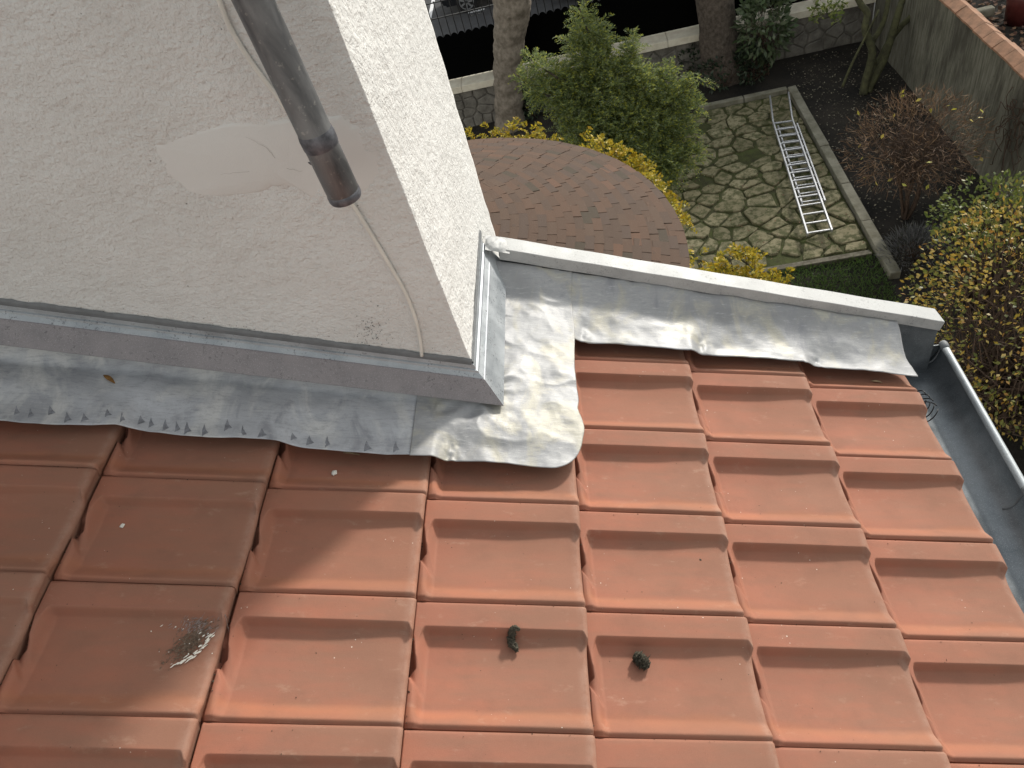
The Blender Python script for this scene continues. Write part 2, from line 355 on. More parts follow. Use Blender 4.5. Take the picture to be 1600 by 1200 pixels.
# repaired smooth patch
outline = [(228, 225), (300, 203), (345, 192), (430, 188), (500, 178), (556, 190), (590, 235), (600, 285), (560, 312), (505, 318), (470, 296), (430, 292), (405, 302), (330, 310), (292, 306), (270, 288), (240, 262)]
op = smoothpath([gy(u, v_, YF-.0005) for u, v_ in outline]+[gy(*outline[0], YF-.0005)], 8)[:-1]
c0 = sum(op, Vector())/len(op); pv = []
for ring, (f_, dy) in enumerate(((1., -.0045), (.97, -.0015), (.88, .0003), (.5, .0010))):
    for i, p in enumerate(op):
        q = c0+(p-c0)*f_; jit = 1+(.06*mnoise.noise(Vector((p.x*40, p.z*40, 3.)))+.05*mnoise.noise(Vector((p.x*110, p.z*110, 7.))))*(ring < 2); q = c0+(q-c0)*jit
        pv.append((q.x, YF-.0004-dy, q.z))
pv.append((c0.x, YF-.0045, c0.z)); k_ = len(op)
pf = [(r*k_+i, (r+1)*k_+i, (r+1)*k_+(i+1) % k_, r*k_+(i+1) % k_) for r in range(3) for i in range(k_)]+[(3*k_+i, 4*k_, 3*k_+(i+1) % k_) for i in range(k_)]
o = link('plaster_patch', mesh('plaster_patch', pv, pf), M_PLAS, wall, True); o.matrix_parent_inverse = wi
tag(o, 'smooth cracked plaster repair patch on the shaded wall face')
def crack(pts, w=.00045):
    P = smoothpath([gy(u, v_, YF-.0034) for u, v_ in pts], 6); vs = []; fs = []
    for i, p in enumerate(P):
        j = Vector((random.uniform(-1, 1), 0, random.uniform(-1, 1)))*.0016; d_ = (P[min(i+1, len(P)-1)]-P[max(i-1, 0)]).normalized(); a_ = d_.cross(Vector((0, 1, 0)))
        ww = w*(1-.7*abs(2*i/len(P)-1))
        vs += [p+j+a_*ww, p+j-a_*ww]
    fs = [(2*i, 2*i+1, 2*i+3, 2*i+2) for i in range(len(P)-1)]
    o = link('crack', mesh('crack', vs, fs), M_CRACK, wall); o.matrix_parent_inverse = wi
crack([(384, 215), (412, 228), (428, 245), (437, 260), (455, 264), (472, 268)]); crack([(345, 273), (385, 268), (420, 262), (437, 260)], .0003); 

# sealant and the zinc trims on the wall foot
def hs_(s): return .030*np.clip((.70-s)/.82, -.2, 2.)           # the trim is a little flatter than the roof
def xtos(X, h): return (X-h*SA)/CA
def sweep_trim(name, prof, mat, parent, inv, thick=None, ends=(-1.6, None), n=60, side=False, y_end=.30):
    """prof: list of (d, h) offset from the wall, height normal to the roof"""
    vs = []
    if not side:
        for d_, h_ in prof:
            s1 = xtos(XW+d_, h_); ss = np.linspace(ends[0], s1, n)
            vs.append([RP(s, YF-d_, h_+float(hs_(s)-hs_(s1))) for s in ss])
    else:
        for d_, h_ in prof:
            s1 = xtos(XW+d_, h_); z = RP(s1, 0, h_)[2]; X = XW+d_
            vs.append([(X, y, z) for y in np.linspace(YF-d_, y_end, n)])
    k_ = len(prof); flat_ = [p for r_ in vs for p in r_]
    fs = [(i*n+j, i*n+j+1, (i+1)*n+j+1, (i+1)*n+j) for i in range(k_-1) for j in range(n-1)]
    if side: fs = fs
    o = link(name, mesh(name, flat_, fs), mat, parent); o.matrix_parent_inverse = inv if inv is not None else Matrix.Identity(4); return o
PROF = [(.0022, .1450), (.0050, .1440), (.0070, .1330), (.0055, .1320), (.0060, .1305), (.0100, .1290), (.0115, .1240), (.0200, .1150), (.0222, .1138), (.0230, .1120), (.0520, .0620), (.0515, .0605), (.0460, .0630)]
ft = empty('wall_trim', RP(.3, YF-.02, .1)); tag(ft, 'grey zinc drip trim along the foot of the shaded wall face', 'trim')
fi = Matrix.Translation(Vector(RP(.3, YF-.02, .1))).inverted()
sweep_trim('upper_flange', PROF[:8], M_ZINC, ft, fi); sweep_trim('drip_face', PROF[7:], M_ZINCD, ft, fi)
for u_, v_ in ((133, 506), (518, 553), (697, 577)):
    c_ = gy(u_, v_, YF-.0055); rv = MB(); rv.tube([Vector(c_)+Vector((0, .002, 0)), Vector(c_)+Vector((0, -.0018, 0))], .0045, 10)
    o = rv.obj('rivet', M_ZINCD, ft); o.matrix_parent_inverse = fi
st = empty('wall_trim', (XW+.02, .05, -.15)); tag(st, 'bright zinc drip trim along the foot of the sunlit wall face', 'trim')
si = Matrix.Translation(Vector((XW+.02, .05, -.15))).inverted()
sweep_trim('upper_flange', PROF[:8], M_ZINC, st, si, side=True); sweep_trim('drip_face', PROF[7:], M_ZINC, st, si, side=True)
# sealant bead with a ragged upper edge
def sealant(side):
    vs = []; N = 220; rag = lambda i: .004*mnoise.noise(Vector((i*.17, 2.+side, 0)))+.003*mnoise.noise(Vector((i*.6, 9., 0)))
    if not side:
        S = np.linspace(-1.6, xtos(XW+.002, .15), N); rows = [(.0005, .159, 1), (.0042, .155, 1), (.0048, .150, 0), (.004, .142, 0)]
        for d_, h_, r_ in rows: vs += [RP(s, YF-d_-.0015, h_+float(hs_(s)-hs_(S[-1]))+r_*rag(i)) for i, s in enumerate(S)]
    else:
        Yv = np.linspace(YF-.002, .33, N); rows = [(.0005, .153, 1), (.0035, .149, 1), (.0042, .145, 0), (.003, .138, 0)]
        for d_, h_, r_ in rows: z = RP(xtos(XW, h_), 0, h_)[2]; vs += [(XW+d_+.0012, y, z+.6*r_*rag(i)) for i, y in enumerate(Yv)]
    fs = [(r*N+i, r*N+i+1, (r+1)*N+i+1, (r+1)*N+i) for r in range(3) for i in range(N-1)]
    o = link('sealant_bead', mesh('sealant_bead', vs, fs), M_SEAL, wall, True); o.matrix_parent_inverse = wi
sealant(0); sealant(1)

# ------------------------------------------------------------------ verge coping
def cp(s0, s1, P): return P
Yc0, Yc1 = .272, .205
cB0, cB1 = gy(780.5, 406, Yc0), gy(1468, 517, Yc1); cT0, cT1 = gy(780.5, 388.6, Yc0+.004), gy(1477, 503, Yc1+.004)
cp_root = empty('verge_coping', tuple(cB0)); tag(cp_root, 'long pale zinc coping on the roof verge above the garden', 'coping')
ci = Matrix.Translation(Vector(cB0)).inverted()
cB0, cB1, cT0, cT1 = map(Vector, (cB0, cB1, cT0, cT1))
bk = Vector((0, .052, .004))
ext = (cT0-cT1).normalized()*.03
sec = lambda T, Bm, e: [Bm+e+Vector((0, .006, .004)), Bm+e, T+e, T+e+bk, T+e+bk+Vector((0, .003, -.045)), T+e+bk+Vector((0, -.003, -.045))]
N = 40; rows = []
for i in range(N+1):
    f_ = i/N; T = cT0.lerp(cT1, f_); Bm = cB0.lerp(cB1, f_); e = ext*(1-f_)*0+Vector((0, 0, .0008*math.sin(i*.9)))
    rows.append(sec(T, Bm, e))
rows[-1] = sec(cT1, cB1, Vector((0, 0, 0)))
# chamfered free end: the cap's back corner is shorter than its nose
rows[-1][3] = rows[-1][3]-(cT1-cT0).normalized()*.012; rows[-1][4] = rows[-1][4]-(cT1-cT0).normalized()*.012; rows[-1][5] = rows[-1][5]-(cT1-cT0).normalized()*.012
vs = [p for r_ in rows for p in r_]; k_ = 6
fs = [(i*k_+j, i*k_+j+1, (i+1)*k_+j+1, (i+1)*k_+j) for i in range(N) for j in range(k_-1)]+[(N*k_+1, N*k_+2, N*k_+3, N*k_+4), (1, 4, 3, 2)]
o = link('coping_cap', mesh('coping_cap', vs, [tuple(reversed(f_)) for f_ in fs]), M_COPE, cp_root); o.matrix_parent_inverse = ci; bevel(o, .0016, 2)
# upstand board under the cap (zinc), stands on the house edge
ub = MB(); a0 = cB0+Vector((0, .010, .010)); a1 = cB1+Vector((.0, .010, .010))
for e0, e1 in ((a0, a1),):
    vv = []
    for p in (e0, e1):
        for dy in (0, .030):
            vv += [p+Vector((0, dy, 0)), p+Vector((0, dy, -.24))]
    ub.add(vv, [(0, 1, 5, 4), (2, 6, 7, 3), (0, 4, 6, 2), (1, 3, 7, 5), (0, 2, 3, 1), (4, 5, 7, 6)])
o = ub.obj('upstand_board', M_GUT, cp_root); o.matrix_parent_inverse = ci
# lump of sealant where the coping dies into the wall
sb = MB(); P0 = cT0+Vector((-.006, .022, .002)); vv = []; NA, NB = 22, 14
for i in range(NA):
    for j in range(NB):
        a_, b_ = (i/(NA-1)-.5)*2, (j/(NB-1)-.5)*2; rr = max(0, 1-(a_*a_+b_*b_)**.9)
        h_ = .012*rr**.5+.004*mnoise.noise(Vector((a_*3, b_*3, 4)))*rr
        vv.append(P0+Vector((a_*.032, b_*.034, h_-.002-a_*.032*.45)))
sb.add(vv, [(i*NB+j, (i+1)*NB+j, (i+1)*NB+j+1, i*NB+j+1) for i in range(NA-1) for j in range(NB-1)])
o = sb.obj('sealant_lump', M_COPE, cp_root, True); o.matrix_parent_inverse = ci

# ------------------------------------------------------------------ lead flashing
def saw(s):
    f_ = kf(s)[1]; up = STEP*np.clip(f_, 0, 1); q = np.where(f_ < .13, STEP*(1-sst(0, .13, f_))+STEP*.13*sst(0, .13, f_), up); return .62*q+.38*.026
def vcope(s):                      # y of the verge upstand at roof coordinate s
    return np.interp(s, [.84, 2.06], [Yc0+.004, Yc1+.004])
def edge_f(S_, base, seed): return base+.004*np.sin(S_*7+seed)+.003*np.sin(S_*19+seed*2)
# each piece is built on its own warped grid so that the free edge is a clean line
def flash_h(SS, YY, wf, lift, wr, seed=2.2):
    P2 = np.stack([SS.ravel(), YY.ravel(), 0*SS.ravel()], -1)
    Xs = SS*CA+.03; dxw = np.maximum(Xs-XW, 0); dyw = np.maximum(YF-YY, 0); dwall = np.hypot(dxw, dyw)
    dv = np.maximum(vcope(SS)-YY, 0)
    base = saw(SS)*wf+.031*(1-wf)+.0150+lift; up = .045*(1-sst(.004, .06, dwall))**1.4; upv = np.where(SS > .7, .045*(1-sst(0, .12, dv))**1.2, 0)
    w1 = fnoise(P2, 11., seed, 2).reshape(SS.shape); w2 = fnoise(P2, 38., seed+5, 2).reshape(SS.shape); w3 = fnoise(P2*[.8, 1.3, 1], 15., seed+9, 1).reshape(SS.shape); rdg = (np.clip(1-np.abs(w3)*2., 0, 1)**1.3-.4)*sst(.60, .80, SS)*sst(-.1, .5, w1+.25)*np.where(SS > 1.037, .45, 1.)
    fan = np.sin(np.arctan2(YY-YF, Xs-XW)*9+w1*3)*np.exp(-((dwall-.06)/.03)**2)*((Xs > XW-.09) & (YY < .1))
    f_ = kf(SS)[1]
    return base+np.maximum(up, upv)+1.1*(.0042*w1+.0007*w2)+.0030*rdg+wr*(.0018*fan+.004*np.exp(-((f_-.13)/.045)**2)*(w2+.4)*wf)
def flash_piece(name, sA, sB, ns, ylo, yhi, nv, mat, lift, seed, label, wr=1., post=None):
    S = np.linspace(sA, sB, ns); tt = np.linspace(0, 1, nv)
    SS = np.repeat(S[:, None], nv, 1); lo = ylo(S); hi = yhi(S); YY = lo[:, None]+(hi-lo)[:, None]*tt[None]
    if post: SS, YY = post(SS, YY, tt)
    wf = (1-sst(.12, .55, tt))[None]+0*SS; H = flash_h(SS, YY, wf, lift, wr)
    me = fastmesh(name, RP_(SS, YY, H).reshape(-1, 3), grid_faces(ns, nv))
    o = link(name, me, mat, None, True); sm = o.modifiers.new('thickness', 'SOLIDIFY'); sm.thickness = .0018; sm.offset = 1.
    tag(o, label, 'flashing', 'lead flashing pieces'); return o
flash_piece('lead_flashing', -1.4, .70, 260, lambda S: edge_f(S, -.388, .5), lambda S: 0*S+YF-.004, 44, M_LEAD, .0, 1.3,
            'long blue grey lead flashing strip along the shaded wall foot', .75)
def corner_sheet():
    s0, s1, lo, r = .640, 1.037, -.392, .080
    S = np.linspace(s0, s1, 150); Yv = np.linspace(lo, .272, 230); SS, YY = np.meshgrid(S, Yv, indexing='ij')
    cx, cy = s1-r, lo+r; a_, b_ = np.maximum(SS-cx, 0), np.maximum(cy-YY, 0); mx = np.maximum(a_, b_); ln = np.hypot(a_, b_)+1e-9; f_ = np.where((a_ > 0) & (b_ > 0), mx/ln, 1.)
    SS, YY = np.where((a_ > 0) & (b_ > 0), cx+a_*f_, SS), np.where((a_ > 0) & (b_ > 0), cy-b_*f_, YY)
    YY = YY+.003*np.sin(SS*17)*(1-sst(-.39, -.3, YY)); SS = SS+(.004*np.sin(YY*19)-.007*np.exp(-((YY+.215)/.02)**2)+.006*np.exp(-((YY+.275)/.03)**2))*sst(.95, 1.05, SS)
    X = SS*CA+.03; mk = ~((X < XW-.006) & (YY > YF+.006)) & (YY < vcope(SS)-.001)
    edge = np.minimum(YY-lo, s1-SS)
    wf = 1-sst(.02, .11, YY-lo)
    return SS, YY, mk, wf
SS, YY, mk, wf = corner_sheet()
me = fastmesh('lead_flashing', RP_(SS, YY, flash_h(SS, YY, wf, .0030, 1.25)).reshape(-1, 3), grid_faces(*SS.shape, mk))
bm = bmesh.new(); bm.from_mesh(me); bmesh.ops.delete(bm, geom=[v_ for v_ in bm.verts if not v_.link_faces], context='VERTS'); bm.to_mesh(me); bm.free()
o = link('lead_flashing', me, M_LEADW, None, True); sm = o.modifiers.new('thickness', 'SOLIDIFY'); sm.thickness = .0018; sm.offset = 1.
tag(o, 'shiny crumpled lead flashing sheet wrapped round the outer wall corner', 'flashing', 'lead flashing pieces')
def vpost(SS, YY, tt): return SS-.03*(tt[None]-.5)*sst(1.8, 2.05, SS), YY
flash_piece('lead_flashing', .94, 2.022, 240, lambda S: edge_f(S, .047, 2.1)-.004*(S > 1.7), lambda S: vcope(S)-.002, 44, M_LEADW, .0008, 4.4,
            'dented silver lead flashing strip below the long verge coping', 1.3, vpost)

# ------------------------------------------------------------------ gutter
GX, GZ, GR = 2.000, -.822, .077
gut = empty('roof_gutter', (GX, .27, GZ-GR)); tag(gut, 'half round grey zinc gutter running along the tile eave', 'gutter')
gi = Matrix.Translation(Vector((GX, .27, GZ-GR))).inverted()
ya, yb = .255, -2.2
gm = MB(); NS = 24; ny = 60; vv = []
for i in range(ny+1):
    y = ya+(yb-ya)*i/ny
    for k_ in range(NS+1):
        a_ = math.pi+math.pi*k_/NS; vv.append((GX+GR*math.cos(a_)+.0006*math.sin(i*.7+k_*.5), y, GZ+GR*1.05*math.sin(a_)))
gm.add(vv, [(i*(NS+1)+k_, i*(NS+1)+k_+1, (i+1)*(NS+1)+k_+1, (i+1)*(NS+1)+k_) for i in range(ny) for k_ in range(NS)])
o = gm.obj('gutter_trough', M_GUT, gut, True); o.matrix_parent_inverse = gi; sm = o.modifiers.new('t', 'SOLIDIFY'); sm.thickness = .0014
bd = MB(); bd.tube([(GX+GR+.004, ya+(yb-ya)*i/40, GZ+.004) for i in range(41)], .0105, 14); o = bd.obj('gutter_bead', M_BEAD, gut, True); o.matrix_parent_inverse = gi
ec = MB(); vv = [(GX+GR*math.cos(math.pi+math.pi*k_/NS), ya-.001, GZ+GR*1.05*math.sin(math.pi+math.pi*k_/NS)) for k_ in range(NS+1)]; ec.add(vv, [tuple(range(NS+1))])
o = ec.obj('end_plate', M_GUT, gut); o.matrix_parent_inverse = gi; sm = o.modifiers.new('t', 'SOLIDIFY'); sm.thickness = .002
for yj in (.243, -.30, -1.35):
    sj = MB(); sj.tube([(GX+GR+.004, yj+.014, GZ+.004), (GX+GR+.0045, yj+.006, GZ+.005), (GX+GR+.0045, yj-.006, GZ+.005), (GX+GR+.004, yj-.014, GZ+.004)], [.0108, .0125, .0122, .0108], 14)
    sj.tube([(GX+GR*.99*math.cos(math.pi*1.5+t*math.pi*.48), yj+.004*math.sin(t*9), GZ+GR*1.02*math.sin(math.pi*1.5+t*math.pi*.48)) for t in np.linspace(.35, 1, 12)], .0032, 6)
    o = sj.obj('solder_seam', M_SEAL, gut, True); o.matrix_parent_inverse = gi
# loops of black cable in the gutter
cb = MB()
for q in range(4):
    c_ = Vector((1.925+.004*q, .030-.010*q, -.795-.006*q)); P = [c_+Vector((.020*math.cos(t)*(1+.15*q), .026*math.sin(t)*(1+.12*q), .018*math.cos(t)+.006*math.sin(2*t+q))) for t in np.linspace(0, 2*math.pi*.93, 22)]
    cb.tube(P, .0017, 6)
tag(cb.obj('cable_loops', M_BLACK, None, True), 'coil of thin black wires tucked at the gutter end', 'cable')

# ------------------------------------------------------------------ pipe and cable on the wall
PX, PY = .7000, -.305
pb = gy(541, 309, PY)[2]
pp = empty('mast_pipe', (PX, PY, pb)); tag(pp, 'dark tarnished metal pipe hanging upright before the stucco wall', 'pipe'); ppi = Matrix.Translation(Vector((PX, PY, pb))).inverted()
pm = MB(); nsg = 32; zz = [pb, pb+.004, pb+.10, pb+.112, pb+.116, pb+.4, 2.6]; rr = [.0270, .0280, .0280, .0288, .0275, .0275, .0275]
pm.tube([(PX-.008*min(1, (z-pb)/.4)*0, PY, z) for z in zz], rr, nsg, caps=False); pm.tube([(PX, PY, pb), (PX, PY, pb+.25)], .0250, nsg, caps=False)
vv = [(PX+r_*math.cos(2*math.pi*k_/nsg), PY+r_*math.sin(2*math.pi*k_/nsg), pb) for r_ in (.0250, .0270) for k_ in range(nsg)]
pm.add(vv, [(k_, (k_+1) % nsg, nsg+(k_+1) % nsg, nsg+k_) for k_ in range(nsg)])
o = pm.obj('pipe_tube', M_PIPE, pp, True); o.matrix_parent_inverse = ppi
co = MB(); co.tube([(PX, PY, z) for z in (pb+.098, pb+.102, pb+.118, pb+.126)], [.0281, .0292, .0294, .0279], nsg, caps=False); o = co.obj('joint_ring', M_PIPER, pp, True); o.matrix_parent_inverse = ppi
ri = MB(); ri.tube([(PX, PY, z) for z in (pb-.0006, pb+.004, pb+.012, pb+.014)], [.0272, .0289, .0288, .0281], nsg, caps=False); o = ri.obj('rolled_rim', M_PIPER, pp, True); o.matrix_parent_inverse = ppi
fl = MB(); sp = Vector(gy(488, 253, PY)); fl.tube([sp+Vector((.006, 0, 0)), sp+Vector((-.003, -.002, -.001)), sp+Vector((-.006, -.003, .002))], [.004, .003, .0008], 6); o = fl.obj('burr', M_PIPE, pp); o.matrix_parent_inverse = ppi
for zb in (1.35, 2.2):
    br = MB(); br.bar((PX, PY, zb), (PX, YF, zb), .03, .006); br.tube([(PX, PY, zb-.015), (PX, PY, zb+.015)], .028, 20); o = br.obj('wall_bracket', M_ZINCD, pp); o.matrix_parent_inverse = ppi
cw = MB()
cpts = [(330, -30), (342, 0), (358, 40), (380, 78), (408, 118), (440, 160), (480, 215), (520, 275), (550, 318), (575, 358), (605, 408), (632, 455), (648, 495), (656, 530), (659, 556)]
cw.tube(smoothpath([gy(u, v_, YF-.0060) for u, v_ in cpts], 8), .0041, 12)
tag(cw.obj('wall_cable', M_CABLE, None, True), 'thin cream cable curving down the shaded stucco wall behind the pipe', 'cable')

# ------------------------------------------------------------------ small things lying on the roof
def lump(path, rad, mat, name, seed, nsub=70, n=30, rough=.35):
    P = smoothpath(path, nsub//max(1, len(path)-1)+1); k_ = len(P); V_ = []; up = Vector(NRM)
    for i, p in enumerate(P):
        d_ = (P[min(i+1, k_-1)]-P[max(i-1, 0)]).normalized(); a_ = d_.cross(up).normalized(); b_ = a_.cross(d_)
        f_ = i/(k_-1); prof = (math.sin(math.pi*min(1, max(0, f_*.94+.03))))**.45
        for t in range(n):
            th = 2*math.pi*t/n; e = a_*math.cos(th)+b_*math.sin(th); q = p+e*rad*prof
            w = mnoise.fractal(q*230+Vector((seed, 0, 0)), .55, 2., 4); V_.append(p+e*rad*prof*(1+rough*w*1.6))
    fs = [(i*n+t, i*n+(t+1) % n, (i+1)*n+(t+1) % n, (i+1)*n+t) for i in range(k_-1) for t in range(n)]+[tuple(reversed(range(n))), tuple((k_-1)*n+t for t in range(n))]
    return link(name, mesh(name, V_, fs), mat, None, True)
def rpt(u, v_, lift=0.):
    s_, y_ = roof_at(u, v_, .02)
    for _ in range(4): s_, y_ = roof_at(u, v_, on_tile(s_, y_)+lift)
    return Vector(RP(s_, y_, on_tile(s_, y_)+lift))
M_DUNG = plain('dry_dung', (.105, .092, .066), .95, var=.7, sc=300, bump=.003, bsc=420, c2=(.030, .026, .019))
tag(lump([rpt(812, 984, .008), rpt(803, 983, .012), rpt(799, 994, .008), rpt(799, 1004, .008), rpt(805, 1011, .008), rpt(808, 1019, .006)], .0072, M_DUNG, 'dried_dropping', 3.), 'curled dark dried dropping lying on the middle tile', 'dropping')
tag(lump([rpt(990, 1024, .010), rpt(998, 1028, .012), rpt(1006, 1036, .011), rpt(1014, 1042, .008)], .0115, M_DUNG, 'dried_dropping', 8., rough=.5), 'stubby clump of dark dried dropping right of the curled one', 'dropping')
# smeared splat: brown fibrous crust with white streaks
splat = empty('dropping_splat', tuple(rpt(297, 1003))); tag(splat, 'brown and white smeared bird dropping on the left tile', 'dropping'); spi = Matrix.Translation(rpt(297, 1003)).inverted()
def strokes(name, n_, gen, mat):
    b_ = MB()
    for _ in range(n_):
        (u0, v0), (u1, v1), w, lf = gen(); P = [rpt(u0+(u1-u0)*t, v0+(v1-v0)*t, lf) for t in (0, .5, 1)]
        d_ = (P[2]-P[0]).normalized(); a_ = d_.cross(Vector(NRM)).normalized()*w; nv = Vector(NRM)*w*.9
        vv = []
        for t, p in enumerate(P):
            f_ = (.35, 1., .3)[t]; vv += [p-a_*f_, p+nv*f_, p+a_*f_]
        b_.add(vv, [(0, 3, 4, 1), (1, 4, 5, 2), (3, 6, 7, 4), (4, 7, 8, 5)])
    o = b_.obj(name, mat, splat); o.matrix_parent_inverse = spi; o['kind'] = 'stuff'; return o
def g_brown():
    a_ = random.gauss(0, 1); b_ = random.gauss(0, 1); u = 296+a_*15-b_*5; v_ = 1004+b_*13-a_*7; th = -.6+random.gauss(0, .5); L = random.uniform(2, 7)
    return (u, v_), (u+L*math.cos(th), v_+L*math.sin(th)), random.uniform(.0005, .0011), random.uniform(-.0004, .0016)
def g_grey():
    u = random.gauss(302, 16); v_ = 978+random.gauss(0, 7)+abs(u-300)*.15; th = -.7+random.gauss(0, .35); L = random.uniform(3, 10)
    return (u, v_), (u+L*math.cos(th), v_+L*math.sin(th)), random.uniform(.0003, .0007), .0012
def g_white():
    t = random.random(); u = 264+t*66+random.gauss(0, 1.5); v_ = 1043-t*52+random.gauss(0, 2.)+10*math.sin(t*3); L = random.uniform(3, 12); th = -.62
    if random.random() < .25: u = random.gauss(300, 22); v_ = random.gauss(1000, 16); L *= .5
    return (u, v_), (u+L*math.cos(th), v_+L*math.sin(th)), random.uniform(.0004, .0016), .0024
M_SPB = plain('splat_brown', (.24, .165, .12), .95, var=.6, sc=200, c2=(.10, .07, .05)); M_SPG = plain('splat_grey', (.36, .29, .27), .9, var=.5, sc=200); M_SPW = plain('splat_white', (.80, .77, .70), .85, var=.15, sc=150)
strokes('crust', 620, g_brown, M_SPB); strokes('smear', 130, g_grey, M_SPG); strokes('white_streak', 75, g_white, M_SPW)
def chip(u, v_, r, mat, name, label, cat, seed, flat=.5):
    c_ = rpt(u, v_, r*flat*.7); bm = bmesh.new(); bmesh.ops.create_icosphere(bm, subdivisions=3, radius=1.)
    for w in bm.verts:
        f_ = 1+.45*mnoise.fractal(w.co*1.6+Vector((seed, 0, 0)), .9, 2., 3); w.co = c_+Vector((w.co.x*r*f_, w.co.y*r*f_, w.co.z*r*f_*flat))
    me = bpy.data.meshes.new(name); bm.to_mesh(me); bm.free(); return tag(link(name, me, mat, None, True), label, cat)
chip(522, 739, .0062, M_SPW, 'white_pebble', 'small white pebble on the dark tile below the lead strip', 'pebble', 1.)
o = chip(191, 821, .0050, M_SPW, 'white_flake', 'tiny white dropping flake on a shaded tile at left', 'flake', 5., .3)
chip(1094, 875, .0028, M_DUNG, 'dark_crumb', 'tiny dark crumb on a sunlit tile right of centre', 'crumb', 2.)
M_DLEAF = plain('dry_leaf', (.30, .15, .04), .7, var=.5, sc=60); M_STRAW = plain('dry_straw', (.45, .33, .20), .8, var=.4, sc=60)
def flat_pos(u, v_, h=.05):
    s_, y_ = roof_at(u, v_, h); return Vector(RP(s_, y_, h))
def dry_leaf(p, q, w, label, h0, mat=M_DLEAF):
    a_, b_ = flat_pos(*p, h0), flat_pos(*q, h0); d_ = b_-a_; sd_ = d_.cross(Vector(NRM)).normalized(); vv = []
    for t in np.linspace(0, 1, 9):
        ww = w*math.sin(math.pi*min(.98, max(.03, t)))**.8; c_ = a_+d_*float(t)+Vector(NRM)*(.003*math.sin(3*t)+.002)
        vv += [c_-sd_*ww+Vector(NRM)*ww*.5, c_, c_+sd_*ww+Vector(NRM)*ww*.5]
    fs = [(3*i+j, 3*i+j+1, 3*i+j+4, 3*i+j+3) for i in range(8) for j in (0, 1)]
    o = link('dry_leaf', mesh('dry_leaf', vv, fs), mat, None, True); sm = o.modifiers.new('t', 'SOLIDIFY'); sm.thickness = .0006; tag(o, label, 'leaf'); return o
def surf_h(u, v_):
    dg = bpy.context.evaluated_depsgraph_get(); dg.update(); r = Vector(ray(u, v_)).normalized()
    ok, loc, *_ = scene.ray_cast(dg, Vector(C), r); return float(NRM@np.array(loc)) if ok else .05
h1 = surf_h(170, 593)
dry_leaf((162, 587), (180, 600), .0052, 'small curled brown leaf lying on the long lead strip', h1)
h2 = surf_h(1372, 597); dry_leaf((1360, 596), (1378, 599), .003, 'pale dry scrap at the lower edge of the verge lead', h2, M_STRAW)
h3 = surf_h(560, 712); dry_leaf((536, 708), (563, 712), .003, 'dry brown stalk tucked under the front lead edge', h3, M_STRAW)

# dull triangular scuff marks pressed into the front lead strip
M_SCUFF = plain('lead_scuff', (.30, .31, .345), .6, .5, var=.4, sc=120)
lead_strip = [o for o in col.objects if o.name == 'lead_flashing'][0]
dg = bpy.context.evaluated_depsgraph_get(); dg.update()
def on_obj(ob, u, v_, lift=.0004):
    e = ob.evaluated_get(dg); r = Vector(ray(u, v_)).normalized(); ok, loc, nn, _ = e.ray_cast(Vector(C), r); return loc-r*lift if ok else None
for (u, v_) in ((25, 641), (47, 645), (78, 641), (104, 652), (131, 652), (167, 645), (190, 652), (219, 656), (235, 660), (257, 664), (276, 666), (291, 669), (318, 672), (354, 664), (379, 674), (457, 682), (408, 676), (482, 688), (510, 690), (572, 697), (617, 698), (653, 705)):
    hh = random.uniform(8, 14); ww = random.uniform(6, 11); pts = [(u-ww*random.uniform(.3, .6), v_+hh*.75), (u-ww*.25, v_), (u+random.uniform(-1, 1.5), v_-hh*.75), (u+ww*.45, v_-hh*.05), (u+ww*.9, v_+hh*.35), (u+ww*.25, v_+hh*random.uniform(.4, .6))]
    q = [on_obj(lead_strip, a_, b_) for a_, b_ in pts]
    if all(q): link('scuff_mark', mesh('scuff_mark', q, [(0, 1, 5), (1, 2, 3, 5), (3, 4, 5)]), M_SCUFF, lead_strip)

# grit and crumbs collected in the laps and scattered over the tiles
def crumbs(name, pts, rads, mat, parent=None, inv=None, squash=.6):
    V_ = []; F_ = []
    base = [(1, 0, 0), (-1, 0, 0), (0, 1, 0), (0, -1, 0), (0, 0, 1), (0, 0, -1)]; tri = [(0, 2, 4), (2, 1, 4), (1, 3, 4), (3, 0, 4), (2, 0, 5), (1, 2, 5), (3, 1, 5), (0, 3, 5)]
    for p, r_ in zip(pts, rads):
        b0 = len(V_); q = Euler((random.uniform(0, 6), random.uniform(0, 6), random.uniform(0, 6))).to_matrix()
        V_ += [p+q @ Vector((x*r_*random.uniform(.6, 1.3), y*r_*random.uniform(.6, 1.3), z*r_*squash)) for x, y, z in base]; F_ += [tuple(b0+i for i in t) for t in tri]
    o = link(name, mesh(name, V_, F_), mat, parent); o['kind'] = 'stuff'
    if inv is not None: o.matrix_parent_inverse = inv
    return o
gp = []; gr_ = []
for k in range(-1, 6):
    for j in range(1, 6):
        for _ in range(5 if k < 3 else 3):
            s_ = float(JS[k+6])+random.uniform(.001, .006); y_ = -j*B-random.uniform(.05, .23); gp.append(Vector(RP(s_, y_, on_tile(s_+.004, y_)-.002))); gr_.append(random.uniform(.0012, .003))
        for _ in range(4):
            s_ = float(JS[k+6])+random.uniform(.02, .33); y_ = -(j+1)*B-random.uniform(.0, .012)+COFF.get(k, -.005); gp.append(Vector(RP(s_, y_, on_tile(s_, y_)+.0005))); gr_.append(random.uniform(.0007, .0016))
        for _ in range(2):
            s_ = float(JS[k+6])+random.uniform(.03, .32); y_ = -j*B-random.uniform(.03, .22); gp.append(Vector(RP(s_, y_, on_tile(s_, y_)+.0004))); gr_.append(random.uniform(.0007, .0018))
